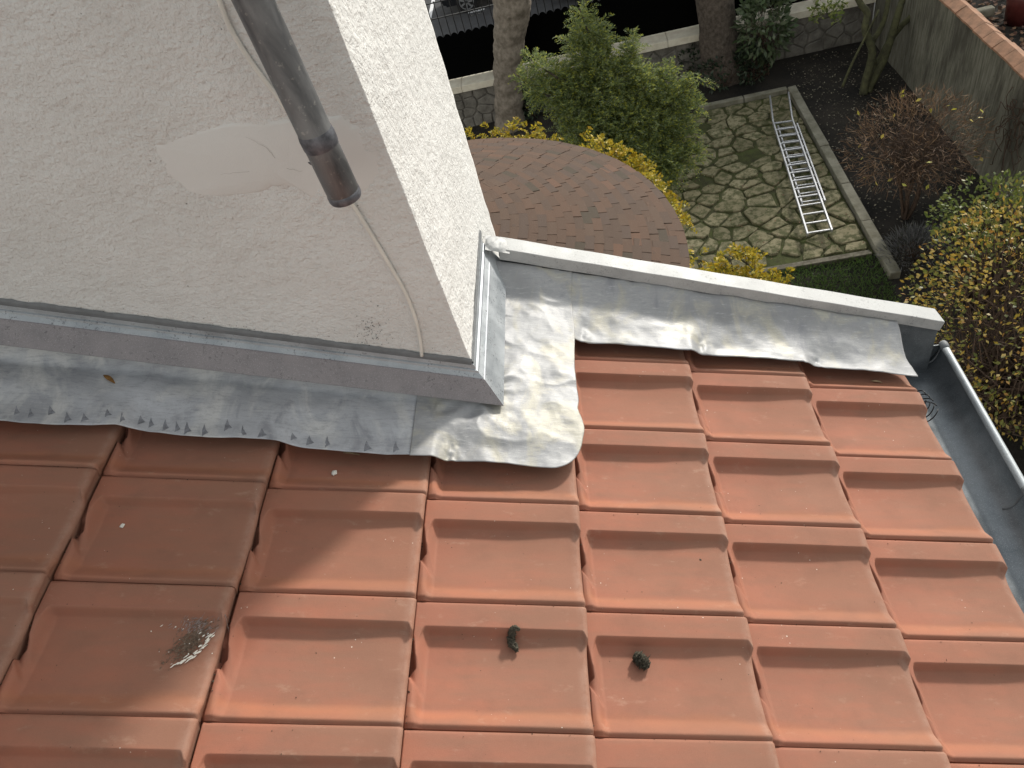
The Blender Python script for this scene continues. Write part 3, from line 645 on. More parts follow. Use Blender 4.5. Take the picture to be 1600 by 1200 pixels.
tag(crumbs('roof_grit', gp, gr_, plain('grit', (.09, .065, .045), .95, sc=400, c2=(.02, .016, .012))), 'fine dark grit caught in the tile laps', 'grit')
sp_ = []; sr_ = []
for _ in range(90):
    u, v_ = random.gauss(578, 13), random.gauss(517, 14)
    if v_ < 540: sp_.append(Vector(gy(u, v_, YF-.0015))); sr_.append(random.uniform(.0006, .0017))
for _ in range(70):
    t = random.random(); u = t*720; v_ = 474+t*78-abs(random.gauss(0, 7)); sp_.append(Vector(gy(u, v_, YF-.0012))); sr_.append(random.uniform(.0005, .0012))
crumbs('dirt_specks', sp_, sr_, plain('dirt_speck', (.035, .032, .030), .95), wall, wi, .8)

# ================================================================== GARDEN
G = -7.
M_SOIL = plain('soil', (.032, .026, .020), .95, var=.6, sc=1.3, bump=.03, bsc=25, c2=(.007, .006, .005), det=9)
gr = MB(); gr.add([(-150, -60, G-.06), (150, -60, G-.06), (150, 240, G-.06), (-150, 240, G-.06)], [(0, 1, 2, 3)])
tag(gr.obj('ground', plain('far_ground', (.05, .045, .038), .95, sc=.5)), kind='structure')
NX, NY = 60, 90; gxs = np.linspace(-6, 7.15, NX); gys = np.linspace(-2, 14.7, NY); GXX, GYY = np.meshgrid(gxs, gys, indexing='ij')
zz_ = G-.012+.03*fnoise(np.stack([GXX.ravel(), GYY.ravel(), 0*GXX.ravel()], -1), 1.3, 2., 4)
on_pat = ((GXX > 1.3) & (GXX < 5.3) & (GYY > 7.2) & (GYY < 13.4)).ravel(); zz_ = np.where(on_pat, np.minimum(zz_, G-.02), zz_)
tag(link('soil_bed', fastmesh('soil_bed', np.stack([GXX.ravel(), GYY.ravel(), zz_], -1), grid_faces(NX, NY)), M_SOIL, None, True), kind='structure')

# --- crazy paving
def clip_poly(P, n_, d_):
    out = []
    for i in range(len(P)):
        a_, b_ = P[i], P[(i+1) % len(P)]; da, db = a_@n_-d_, b_@n_-d_
        if da <= 0: out.append(a_)
        if da*db < 0: out.append(a_+(b_-a_)*(da/(da-db)))
    return out
PX0, PX1, PY0, PY1 = 1.5, 5.02, 7.86, 13.12
seeds = []
r2 = random.Random(5)
yy = PY0+.15
while yy < PY1:
    xx = PX0+r2.uniform(0, .3)
    while xx < PX1: seeds.append((xx+r2.uniform(-.13, .13), yy+r2.uniform(-.15, .15))); xx += r2.uniform(.22, .60)
    yy += .315
seeds = np.array(seeds)
pav = MB().add([(PX0, PY0-.1, G+.004), (PX1+.01, PY0-.1, G+.004), (PX1+.01, PY1+.05, G+.004), (PX0, PY1+.05, G+.004)], [(0, 1, 2, 3)])
M_MOSS = plain('mossy_joint', (.065, .078, .020), .95, sc=5, bump=.02, bsc=60, c2=(.036, .034, .014), det=7)
patio = tag(pav.obj('stone_patio', M_MOSS), kind='structure')
def stone_mat():
    k = NT('paving_stone', .9, 0, .25); c = k.co('Object', rand=True); n0 = k.noise(c, 6, 5, .6); n1 = k.noise(c, 40, 5, .7)
    b = k.mix(n0, (.20, .18, .105), (.35, .31, .20)); b = k.mix(k.math('MULTIPLY', k.rand(), .7), b, (.15, .13, .075))
    b = k.mix(k.ramp(k.noise(c, 9, 5, .7), [(.44, 0.), (.58, .85)]), b, (.060, .066, .025)); b = k.mix(k.ramp(n1, [(.3, .5), (.45, 0.)]), b, (.09, .08, .055))
    k.color(b); k.bump(n1, .012, .8); return k.m
M_STONE = stone_mat()
for i, sd_ in enumerate(seeds):
    P = [np.array(p) for p in ((PX0, PY0), (PX1, PY0), (PX1, PY1), (PX0, PY1))]
    dd = np.hypot(*(seeds-sd_).T)
    for j in np.argsort(dd)[1:20]:
        n_ = seeds[j]-sd_; n_ = n_/np.hypot(*n_); P = clip_poly(P, n_, n_@((seeds[j]+sd_)/2))
        if len(P) < 3: break
    if len(P) < 3: continue
    P = np.array(P); c_ = P.mean(0); P = c_+(P-c_)*(1-r2.uniform(.020, .045)/np.maximum(np.hypot(*(P-c_).T), .06))[:, None]
    if r2.random() < .07: continue
    Q = [];  # cut the corners unevenly
    for a_ in range(len(P)):
        p, q = P[a_], P[(a_+1) % len(P)]; t1, t2 = r2.uniform(.03, .20), r2.uniform(.78, .97); Q += [p+(q-p)*t1, p+(q-p)*t2]
    Q = np.array(Q)+np.array([[r2.gauss(0, .013), r2.gauss(0, .013)] for _ in Q]); k_ = len(Q); ht = r2.uniform(.018, .045); tx, ty = r2.gauss(0, .03), r2.gauss(0, .03)
    vv = []
    for f_, z in ((1., -.03), (1., ht-.012), (.93, ht)):
        for q in Q: w = c_+(q-c_)*f_; vv.append((w[0]-c_[0], w[1]-c_[1], z+(tx*(w[0]-c_[0])+ty*(w[1]-c_[1]))*(z > 0)+r2.gauss(0, .002)))
    fs = [(r_*k_+a_, r_*k_+(a_+1) % k_, (r_+1)*k_+(a_+1) % k_, (r_+1)*k_+a_) for r_ in (0, 1) for a_ in range(k_)]+[tuple(2*k_+a_ for a_ in range(k_))]
    o = link('paving_stone', mesh('paving_stone', vv, fs), M_STONE, patio); o.location = (c_[0], c_[1], G)
# --- kerb
M_KERB = plain('kerb_stone', (.26, .245, .195), .9, sc=5, bump=.01, bsc=50, c2=(.15, .14, .10), det=7)
kb = empty('garden_kerb', (5.1, 10, G)); tag(kb, 'weathered stone kerb edging the crazy paving beside the ladder', 'kerb')
def piece(parent, x0, x1, y0, y1, z0, z1, mat, name, bv=.012, jit=.006):
    b_ = MB().box(x0-parent.location.x, x1-parent.location.x, y0-parent.location.y, y1-parent.location.y, z0-parent.location.z, z1-parent.location.z)
    b_.v = [(a+r2.uniform(-jit, jit), b+r2.uniform(-jit, jit), c+r2.uniform(-jit, jit)) for a, b, c in b_.v]
    return bevel(b_.obj(name, mat, parent), bv, 2)
yk = 7.12
for L in (1.35, 1.1, 1.25, 1.2, 1.2): piece(kb, 5.04, 5.20, yk, yk+L-.012, G-.05, G+.115, M_KERB, 'kerb_stone'); yk += L
for x0, x1 in ((3.25, 4.15), (4.165, 5.03)): piece(kb, x0, x1, 13.14, 13.28, G-.05, G+.10, M_KERB, 'kerb_stone')
te = empty('timber_edging', (4.1, 7.8, G)); tag(te, 'old timber edging between the crazy paving and the grass', 'edging')
M_WOOD = plain('weathered_wood', (.16, .145, .11), .9, sc=14, bump=.006, bsc=50, c2=(.08, .07, .05))
piece(te, 3.0, 4.98, 7.70, 7.76, G-.04, G+.055, M_WOOD, 'plank', .006); piece(te, 3.3, 4.98, 7.775, 7.83, G-.04, G+.03, M_WOOD, 'plank', .006)

# --- ladder
M_ALU = plain('aluminium', (.60, .61, .64), .38, .75, var=.35, sc=30, bump=.001)
lad = empty('extension_ladder', (4.6, 10.4, G)); tag(lad, 'aluminium extension ladder lying flat on the crazy paving', 'ladder'); li = Matrix.Translation(Vector((4.6, 10.4, G))).inverted()
def rail(pts, w=.030, h=.062):
    b_ = MB()
    for p, q in zip(pts[:-1], pts[1:]): b_.bar(p, q, w, h)
    o = b_.obj('rail', M_ALU, lad); o.matrix_parent_inverse = li; bevel(o, .004, 1)
def rung(p, q):
    b_ = MB(); b_.bar(p, q, .028, .028); o = b_.obj('rung', M_ALU, lad); o.matrix_parent_inverse = li; bevel(o, .004, 1)
zu = G+.17
def lpt(u, v_, z=zu): return Vector(gz(u, v_, z))
lf, lm, lt = lpt(1262, 367), lpt(1208, 191), lpt(1203, 152); rf, rm, rt = lpt(1300, 361), lpt(1238, 187), lpt(1232, 147)
for w in (lm, rm): w.z = zu+.0
lt.z = rt.z = zu+.02
rail([lf, lm, lt]); rail([rf, rm, rt])
nr = 15
for i in range(nr): f_ = .012+.975*i/(nr-1); rung(lf.lerp(lm, f_), rf.lerp(rm, f_))
dx = Vector((.085, .02, -.085)); l2a, l2b = lf.lerp(lm, .25)+dx, lf.lerp(lm, .98)+dx; r2a, r2b = rf.lerp(rm, .25)+dx, rf.lerp(rm, .98)+dx
rail([l2a, l2b]); rail([r2a, r2b])
for i in range(11): f_ = .03+.94*i/10; rung(l2a.lerp(l2b, f_), r2a.lerp(r2b, f_))

# --- leaf helpers
def quads_mesh(name, V4): V4 = np.asarray(V4); n_ = len(V4); return fastmesh(name, V4.reshape(-1, 3), np.arange(n_*4).reshape(-1, 4))
def rdir(n_, up=0.): d_ = rng.normal(size=(n_, 3)); d_[:, 2] += up; return d_/np.linalg.norm(d_, axis=1)[:, None]
def leaves(P, D, L, Wd, Nv=None, fold=.25):
    """diamond leaves at P along D"""
    n_ = len(P); Nv = rdir(n_, .8) if Nv is None else Nv
    S_ = np.cross(D, Nv); S_ /= np.linalg.norm(S_, axis=1)[:, None]+1e-9; U_ = np.cross(S_, D)
    L = np.broadcast_to(L, n_)[:, None]; Wd = np.broadcast_to(Wd, n_)[:, None]
    return np.stack([P, P+D*L*.5+S_*Wd+U_*Wd*fold, P+D*L, P+D*L*.5-S_*Wd+U_*Wd*fold], 1)
def shell(n_, c_, r_, inner=.6, up=0.):
    d_ = rdir(n_, up); rr_ = (inner**3+(1-inner**3)*rng.random(n_))**(1/3); return np.array(c_)+d_*rr_[:, None]*np.array(r_), d_
def fronds(P, D, L, pairs, ll, lw, droop=.5):
    """feathery sprays: rows of leaflets either side of an arching rachis"""
    out = []; n_ = len(P); L = np.broadcast_to(L, n_)
    side = np.cross(D, [0, 0, 1.]); side /= np.linalg.norm(side, axis=1)[:, None]+1e-9; roll = rng.normal(0, .5, n_)[:, None]; upv = np.cross(side, D); side = side*np.cos(roll)+upv*np.sin(roll)
    for k_ in range(pairs):
        t = (k_+.6)/pairs; c_ = P+D*(L*t)[:, None]; c_[:, 2] -= droop*L*t*t; tp = ll*(1-.55*abs(2*t-.8))
        for sg in (-1, 1):
            d_ = side*sg+D*.75; d_[:, 2] -= .25*droop; d_ += rng.normal(0, .16, (n_, 3)); d_ /= np.linalg.norm(d_, axis=1)[:, None]
            out.append(leaves(c_, d_, tp, lw))
    return np.concatenate(out)
def branch_mesh(b_, p, q, r0, r1, n_=5, seg=5, wob=.06):
    p, q = Vector(p), Vector(q); L = (q-p).length
    pts = [p.lerp(q, i/seg)+(Vector((random.gauss(0, wob), random.gauss(0, wob), random.gauss(0, wob*.5)))*L*.5 if 0 < i < seg else Vector()) for i in range(seg+1)]
    b_.tube(pts, [r0+(r1-r0)*i/seg for i in range(seg+1)], n_); return pts
M_BARK = plain('bark', (.13, .105, .085), .95, sc=14, bump=.02, bsc=30, c2=(.055, .043, .035), det=7)
M_BARKG = plain('mossy_bark', (.10, .10, .048), .95, sc=10, bump=.01, bsc=40, c2=(.05, .048, .028))
M_TWIG = plain('twig', (.10, .062, .042), .9, sc=20, c2=(.055, .038, .028))

# --- mimosa bush
M_MIM = leafmat('mimosa_leaf', [(.25, .305, .11), (.18, .24, .10), (.33, .37, .11), (.14, .195, .08), (.45, .46, .08), (.30, .34, .20)], .6, .55)
def feather_bush(name, base, targets, mat, label, cat, dens, L, ll, lw, pairs=8, group=None, stem_r=.05, fill=.5, droop=.4):
    root = empty(name, tuple(base)); tag(root, label, cat, group); inv = Matrix.Translation(Vector(base)).inverted(); st_ = MB(); P = []; D = []
    for tg, spread in targets:
        tg = Vector(tg); mid = Vector(base).lerp(tg, .45)+Vector((0, 0, .25*(tg.z-base[2])))
        path = smoothpath([base, mid, tg], 6); st_.tube(path, [stem_r*(1-.85*i/(len(path)-1)) for i in range(len(path))], 5)
        m_ = int(dens*spread/.3); tt_ = rng.uniform(fill, 1., m_)
        for t in tt_:
            x = t*(len(path)-1); i = min(int(x), len(path)-2); c_ = path[i].lerp(path[i+1], x-i); w = spread*(1.15-.75*t*t)
            o_ = rdir(1, .2)[0]*w*rng.uniform(.1, 1.)**.6; P.append(np.array(c_)+o_*[1, 1, .8]); dd_ = o_/np.linalg.norm(o_)+np.array([0, 0, .55])+rng.normal(0, .25, 3); D.append(dd_/np.linalg.norm(dd_))
    o = st_.obj('stem', M_BARK, root, True); o.matrix_parent_inverse = inv
    P, D = np.array(P), np.array(D)
    o = link('foliage', quads_mesh('foliage', fronds(P, D, rng.uniform(.7, 1.2, len(P))*L, pairs, ll, lw, droop)), mat, root); o.matrix_parent_inverse = inv; return root
mt = []
for (u, v_, y_, sp_) in ((905, 12, 11.2, .12), (932, 30, 11.2, .13), (905, 26, 11.2, .17), (895, 60, 11.1, .26), (915, 85, 11, .33), (868, 110, 10.9, .3), (828, 92, 10.8, .17), (812, 122, 10.7, .18), (840, 140, 10.6, .28), (880, 165, 10.5, .4), (935, 130, 10.7, .4),
                         (990, 58, 11.3, .17), (985, 95, 11.1, .28), (1010, 120, 11, .33), (1045, 112, 11.1, .22), (1062, 140, 10.9, .28), (1098, 118, 11, .13), (1090, 165, 10.8, .22), (1075, 200, 10.6, .33), (1085, 240, 10.3, .28),
                         (1030, 190, 10.5, .4), (980, 180, 10.5, .42), (930, 195, 10.3, .4), (885, 205, 10.2, .3), (1000, 240, 10.1, .42), (1050, 255, 10, .38), (960, 230, 10.1, .38), (1040, 285, 9.8, .28), (945, 60, 11.2, .16)):
    mt.append((gy(u, v_, y_), sp_))
feather_bush('mimosa_bush', (1.45, 10.6, G), mt, M_MIM, 'large feathery grey green mimosa bush behind the round roof', 'bush', 210, .29, .088, .0095, 9)
# --- yellow bushes around the turret
M_YEL = leafmat('yellow_leaf', [(.52, .40, .03), (.42, .34, .025), (.60, .45, .035), (.30, .27, .03), (.48, .31, .025), (.20, .20, .03)], .55, .3)
def ybush(pts, y_, base, label, sp_=.22, dens=95):
    feather_bush('yellow_shrub', base, [(gy(u, v_, y_+dy), sp_*f_) for u, v_, dy, f_ in pts], M_YEL, label, 'shrub', dens, .15, .058, .012, 6, 'yellow shrubs around the round roof', .025, .75, .6)
ybush([(735, 214, 0, .6), (768, 206, 0, .8), (800, 196, .1, .9), (830, 205, 0, 1), (856, 212, 0, .7)], 6.3, (-.1, 6.6, G), 'yellow shrub peeking over the far edge of the round roof')
ybush([(915, 213, .1, .6), (938, 222, 0, .8), (962, 236, 0, .9), (985, 248, 0, .9), (1005, 262, -.1, .8)], 5.7, (1.5, 5.9, G), 'yellow shrub between the round roof and the mimosa bush')
ybush([(1018, 280, 0, .6), (1034, 296, 0, .6), (1048, 314, -.1, .5)], 4.9, (2.0, 5.1, G), 'small yellow shrub at the right rim of the round roof')
ybush([(1085, 395, 0, .7), (1112, 405, 0, .9), (1140, 398, .1, 1.), (1165, 392, .1, .9), (1180, 410, 0, 1.1), (1208, 425, 0, .9), (1130, 425, -.1, 1.), (1225, 432, 0, .6), (1160, 430, 0, 1)], 4.1, (2.4, 4.2, G), 'broad yellow shrub just above the zinc coping', .17, 60)

# --- generic leafy shrubs
def leafy(name, base, c_, r_, n_, L, Wd, mat, label, cat='shrub', inner=.45, twigs=60, group=None, up=.3, tm=None):
    root = empty(name, tuple(base)); tag(root, label, cat, group); inv = Matrix.Translation(Vector(base)).inverted()
    P, D = shell(n_, c_, r_, inner, up); nn = np.array([mnoise.noise(Vector(p)*2.6+Vector((3, 1, 2))) for p in P]); keep = nn > -.12-.25*rng.random(n_); P, D = P[keep], D[keep]
    D = D+rng.normal(0, .6, D.shape); D /= np.linalg.norm(D, axis=1)[:, None]
    o = link('foliage', quads_mesh('foliage', leaves(P, D, rng.uniform(.7, 1.25, len(P))*L, rng.uniform(.8, 1.2, len(P))*Wd)), mat, root); o.matrix_parent_inverse = inv
    b_ = MB(); Q, _ = shell(twigs, c_, np.array(r_)*.98, .5, .2)
    for q in Q: branch_mesh(b_, Vector(base)+Vector((random.gauss(0, .06), random.gauss(0, .06), 0)), q, .014, .003, 4, 5, .12)
    o = b_.obj('branches', tm or M_TWIG, root); o.matrix_parent_inverse = inv; return root
M_LYEL = leafmat('autumn_leaf', [(.46, .31, .05), (.36, .27, .045), (.55, .40, .10), (.20, .20, .035), (.42, .22, .05), (.10, .13, .03), (.50, .38, .13), (.13, .15, .04), (.09, .12, .03), (.16, .18, .04)], .45, .3)
M_LGRN = leafmat('small_green_leaf', [(.15, .19, .04), (.10, .14, .03), (.20, .22, .06), (.07, .10, .025)], .45, .25)
M_LDRK = leafmat('dark_leaf', [(.030, .048, .026), (.045, .065, .035), (.022, .035, .02), (.06, .08, .05)], .4, .15)
M_LBIG = leafmat('laurel_leaf', [(.085, .125, .055), (.12, .155, .08), (.06, .09, .04), (.16, .19, .12)], .35, .15)
leafy('autumn_shrub', (5.3, 4.3, G), (5.35, 4.25, -5.15), (1.35, 1.35, 1.45), 7600, .058, .0165, M_LYEL, 'large shrub with yellow autumn leaves beyond the gutter', inner=.62, twigs=260)
leafy('green_shrub', (5.9, 6.3, G), gy(1560, 332, 6.2), (.80, .6, .42), 1500, .06, .018, M_LGRN, 'small leaved green shrub above the yellow autumn shrub', twigs=70)
leafy('laurel_shrub', (4.75, 14.2, G), gy(1196, 38, 14.0), (.55, .4, .75), 950, .17, .036, M_LBIG, 'broad leaved shrub before the garden wall right of the thick trunk', twigs=40)
for i, (u, v_, sz, lb) in enumerate(((1085, 108, .42, 'dark evergreen shrub at the foot of the thick trunk'), (1130, 128, .42, 'low dark evergreen shrub behind the upper kerb'), (1172, 118, .36, 'dark evergreen shrub under the broad leaved shrub'), (832, 172, .30, 'little dark evergreen beside the ringed trunk'))):
    p = gz(u, v_+8, G); leafy('evergreen_shrub', (p[0], p[1], G), (p[0], p[1], G+.35), (sz*1.1, sz, .42), 520, .12, .026, M_LDRK, lb, twigs=20, group='dark evergreen shrubs by the garden wall')
# grey heather dome
M_HEA = leafmat('heather_sprig', [(.15, .15, .15), (.11, .11, .115), (.19, .185, .185), (.08, .085, .07)], .8, .1)
p = gz(1428, 405, G); root = empty('heather_clump', (p[0], p[1], G)); tag(root, 'round grey heather clump at the lower kerb end', 'plant')
P, D = shell(1900, (0, 0, .12), (.46, .42, .36), .5, .7); P = P[P[:, 2] > 0]; D = P-np.array([0, 0, -.2]); D /= np.linalg.norm(D, axis=1)[:, None]; D += rng.normal(0, .3, D.shape)
link('sprigs', quads_mesh('sprigs', leaves(P, D, rng.uniform(.06, .14, len(P)), .006)), M_HEA, root)
b_ = MB()
for q in range(60): a_ = random.uniform(0, 6.28); r_ = random.uniform(.1, .38); branch_mesh(b_, (0, 0, 0), (r_*math.cos(a_), r_*math.sin(a_), random.uniform(.15, .4)), .006, .002, 4, 3)
b_.obj('stems', M_TWIG, root)

# --- bare twiggy tree
bt = empty('bare_tree', (5.74, 8.49, G)); tag(bt, 'small leafless tree with a dense twiggy brown crown', 'tree'); tr = MB(); tw = []; bl = []
def twig_quad(p, q, w): tw.append((p, q, w))
def grow(p, d_, L, r_, depth):
    q = p+d_*L; tr.tube([p, p.lerp(q, .5)+Vector((random.gauss(0, .03), random.gauss(0, .03), 0))*L, q], [r_, r_*.8, r_*.62], 5 if depth < 3 else 3, caps=False)
    if depth >= 5:
        return
    for _ in range(3 if depth < 4 else 4):
        e = (d_+Vector((random.gauss(0, .62), random.gauss(0, .62), random.gauss(.05, .34)))).normalized()
        cen = Vector((-.10, 0, 1.35)); lim = (q-cen); lim = math.sqrt((lim.x/.98)**2+(lim.y/.9)**2+(lim.z/.72)**2)
        if lim > .95: e = (e+(cen-q).normalized()*.9+Vector((0, 0, .45))).normalized()
        grow(q, e, L*random.uniform(.62, .85), r_*.6, depth+1)
for a_ in range(5): th = a_*1.26+.3; grow(Vector((.03*math.cos(th), .03*math.sin(th), .0)), Vector((.22*math.cos(th), .22*math.sin(th), 1)).normalized(), .52, .035, 0)
tr.obj('branches', M_TWIG, bt)
Q, D = shell(2600, (-.10, 0, 1.38), (.98, .9, .66), .55, .2); D = D+rng.normal(0, .8, D.shape)+[0, 0, .3]; D /= np.linalg.norm(D, axis=1)[:, None]
M_TWL = leafmat('fine_twig', [(.20, .115, .065), (.13, .08, .05), (.28, .18, .10), (.09, .055, .035)], .8, .05)
link('fine_twigs', quads_mesh('fine_twigs', leaves(Q, D, rng.uniform(.08, .22, len(Q)), .0042)), M_TWL, bt)
Q, D = shell(26, (-.10, 0, 1.38), (1., .9, .7), .8, .2); link('last_leaves', quads_mesh('last_leaves', leaves(Q, rdir(26), .085, .024)), leafmat('last_leaf', [(.45, .42, .06), (.5, .4, .1)], .5, .3), bt)

# --- bent multi stem tree
bn = empty('bent_tree', (6.3, 12.6, G)); tag(bn, 'mossy multi stemmed tree with crooked trunks by the grey wall', 'tree'); bi = Matrix.Translation(Vector((6.3, 12.6, G))).inverted(); b_ = MB()
def stem(pts, y_, r0, r1, ext):
    P = [Vector(gy(u, v_, y_+.05*i)) for i, (u, v_) in enumerate(pts)]; P[0].z = max(P[0].z, G-.02); P.append(P[-1]+Vector(ext)); P = smoothpath(P, 6); b_.tube(P, [r0+(r1-r0)*i/(len(P)-1) for i in range(len(P))], 9); return P[-1]
tips = [stem([(1349, 147), (1353, 126), (1363, 82), (1352, 46), (1355, 20), (1341, -2)], 12.55, .085, .05, (-.4, .3, 1.0)),
        stem([(1354, 148), (1360, 132), (1380, 94), (1393, 56), (1406, 13), (1411, -3)], 12.6, .095, .05, (.3, .2, 1.1)),
        stem([(1352, 146), (1366, 112), (1384, 74), (1406, 43), (1424, 25), (1440, 0)], 12.75, .07, .04, (.6, .1, .9)),
        stem([(1366, 100), (1362, 70), (1378, 40), (1388, 0)], 12.7, .055, .04, (.1, .4, 1.)), stem([(1316, 136), (1332, 98), (1350, 62)], 12.5, .028, .018, (.2, .0, .5))]
o = b_.obj('trunk', M_BARKG, bn, True); o.matrix_parent_inverse = bi
def crown(root, inv, c_, r_, n_, L, Wd, mat, inner=.3):
    P, D = shell(n_, c_, r_, inner); nn = np.array([mnoise.noise(Vector(p)*1.3) for p in P]); P = P[nn > -.1]; o = link('crown', quads_mesh('crown', leaves(P, rdir(len(P)), rng.uniform(.7, 1.2, len(P))*L, Wd)), mat, root); o.matrix_parent_inverse = inv
crown(bn, bi, (6.7, 13.4, -2.6), (1.5, 1.3, .9), 2600, .14, .035, M_LBIG)
sprP = np.concatenate([shell(60, gy(u, v_, 12.2), (.16, .15, .16), .1)[0] for u, v_ in ((1288, 8), (1302, 22), (1275, 18), (1310, 5))]); o = link('low_spray', quads_mesh('low_spray', leaves(sprP, rdir(len(sprP), .2), .09, .02)), M_LGRN, bn); o.matrix_parent_inverse = bi

# --- two thick trunks by the garden wall
def trunk_tree(name, pts, rads, label, mat, ring, crown_c, crown_r):
    root = empty(name, tuple(pts[0])); tag(root, label, 'tree'); inv = Matrix.Translation(Vector(pts[0])).inverted(); P = smoothpath(pts, 26); k_ = len(P); n_ = 40; vv = []
    rr_ = np.interp(np.linspace(0, 1, k_), np.linspace(0, 1, len(rads)), rads)
    for i, p in enumerate(P):
        for t in range(n_):
            th = 2*math.pi*t/n_; e = Vector((math.cos(th), math.sin(th), 0)); q = p+e*rr_[i]
            if ring: w = .085*abs(math.sin(p.z*8+1.1*mnoise.noise(q*1.5)))+.08*mnoise.noise(Vector((q.x*2, q.y*2, q.z*5)))+.05*mnoise.noise(Vector((q.x*6, q.y*6, q.z*16)))
            else: w = .07*mnoise.fractal(Vector((q.x*7, q.y*7, q.z*1.6)), .8, 2., 4)+.05*mnoise.noise(q*2)
            vv.append(p+e*rr_[i]*(1+w))
    o = link('trunk', mesh('trunk', vv, [(i*n_+t, i*n_+(t+1) % n_, (i+1)*n_+(t+1) % n_, (i+1)*n_+t) for i in range(k_-1) for t in range(n_)]), mat, root, True); o.matrix_parent_inverse = inv
    return root, inv, P[-1]
r_, i_, top = trunk_tree('ringed_trunk_tree', [(-.92, 14.35, G-.05), (-.62, 14.38, -5.6), (-.25, 14.4, -4.4), (.0, 14.45, -2.5), (.1, 14.5, .6)], [.34, .30, .33, .385, .37, .33, .3], 'tree with a thick ringed pale trunk before the iron fence', plain('ringed_bark', (.26, .22, .18), .95, sc=10, bump=.02, bsc=26, c2=(.13, .11, .085), det=7), True, None, None)
P, D = shell(130, (top.x, top.y, top.z), (.2, .2, .15), .2, .5); fr = fronds(np.array(P), D, 1.5, 16, .38, .02, .45); o = link('crown', quads_mesh('crown', fr), M_LDRK, r_); o.matrix_parent_inverse = i_
r_, i_, top = trunk_tree('thick_trunk_tree', [(3.98, 14.42, G-.05), (3.9, 14.45, -6.2), (3.82, 14.5, -5.0), (3.75, 14.6, -2.5), (3.9, 14.7, .3)], [.50, .42, .375, .37, .35, .3, .22], 'tree with a thick furrowed brown trunk in front of the garden wall', M_BARK, False, None, None)
crown(r_, i_, (4.2, 15.6, 1.6), (1.8, 1.8, 1.3), 2600, .16, .04, M_LDRK)

# --- garden wall, coping, iron fence
def zc(x): return -.010*(x+2)
gw = empty('garden_wall', (2.5, 14.85, G)); tag(gw, 'low rubble stone garden wall with cream coping below the fence', 'wall'); gwi = Matrix.Translation(Vector((2.5, 14.85, G))).inverted()
M_RUB = plain('rubble_stone', (.22, .205, .18), .95, sc=5, bump=.02, bsc=22, c2=(.12, .11, .095), det=7); M_MORT = plain('mortar', (.17, .155, .135), .95, sc=12, bump=.01); M_CREAM = plain('cream_coping', (.74, .69, .57), .8, sc=6, bump=.003, c2=(.62, .56, .45))
w_ = MB().box(-8, 7.14, 14.73, 15.05, G-.3, -6.13); o = w_.obj('wall_core', M_MORT, gw); o.matrix_parent_inverse = gwi
ws = []
for row in range(4):
    x_ = -3.+r2.random()*.3
    while x_ < 7.1: ws.append((x_, G+.10+row*.225+r2.uniform(-.05, .05))); x_ += r2.uniform(.20, .55)
ws = np.array(ws)
for sd_ in ws:
    P = [np.array(p) for p in ((-3.2, G-.03), (7.1, G-.03), (7.1, -6.13), (-3.2, -6.13))]; dd = np.hypot(*((ws-sd_)*[1, 1.3]).T)
    for j in np.argsort(dd)[1:16]:
        n_ = ws[j]-sd_; n_ = n_/np.hypot(*n_); P = clip_poly(P, n_, n_@((ws[j]+sd_)/2))
        if len(P) < 3: break
    if len(P) < 3: continue
    P = np.array(P); c_ = P.mean(0); P = c_+(P-c_)*(1-.016/np.maximum(np.hypot(*(P-c_).T), .05))[:, None]; k_ = len(P); pr_ = r2.uniform(.005, .04); vv = []
    for f_, dy in ((1., .0), (1., -pr_), (.86, -pr_-.014)): vv += [(c_[0]+(p[0]-c_[0])*f_, 14.735+dy, c_[1]+(p[1]-c_[1])*f_) for p in P]
    fs = [(r_*k_+a_, r_*k_+(a_+1) % k_, (r_+1)*k_+(a_+1) % k_, (r_+1)*k_+a_) for r_ in (0, 1) for a_ in range(k_)]+[tuple(2*k_+a_ for a_ in range(k_))]
    o = link('wall_stone', mesh('wall_stone', vv, fs), M_RUB, gw); o.matrix_parent_inverse = gwi
x_ = -8.
while x_ < 7.1:
    L = 1.55; x1 = min(x_+L-.008, 7.12); b_ = MB(); za, zb = zc(x_), zc(x1)
    sec_ = [(14.60, -6.10), (14.60, -5.955), (15.03, -5.915), (15.03, -6.10)]
    b_.add([(x_, y, z+za) for y, z in sec_]+[(x1, y, z+zb) for y, z in sec_], [(0, 1, 2, 3), (7, 6, 5, 4), (0, 4, 5, 1), (1, 5, 6, 2), (2, 6, 7, 3), (3, 7, 4, 0)])
    o = bevel(b_.obj('coping_stone', M_CREAM, gw), .006, 2); o.matrix_parent_inverse = gwi; x_ += L
fe = empty('iron_fence', (2.5, 14.98, -5.9)); tag(fe, 'black iron fence with scalloped screen sheet along the street', 'fence'); fei = Matrix.Translation(Vector((2.5, 14.98, -5.9))).inverted()
M_IRON = plain('black_iron', (.010, .010, .011), .45, var=.2); M_SCR = plain('black_screen', (.0015, .0016, .0016), 1., var=.3, sc=20, spec=.05)
def fp(o): o.matrix_parent_inverse = fei; return o
pit = .165; x_ = -2.6; vv = []; N_ = int((7.05+2.6)/pit)
pk = MB().bar((0, 0, 0), (0, 0, 1.72), .018, .018, (0, 1, 0)); pkm = mesh('picket', pk.v, pk.f); pkm.materials.append(M_IRON)
for i in range(N_):
    o = bpy.data.objects.new('picket', pkm); col.objects.link(o); o.parent = fe; fp(o); o.location = (x_+i*pit, 15.0, -5.93+zc(x_+i*pit))
for zr in (-4.56, -4.24, -5.82):
    b_ = MB(); b_.bar((-2.7, 15.0, zr+zc(-2.7)), (7.08, 15.0, zr+zc(7.08)), .028, .020); fp(b_.obj('rail', M_IRON, fe))
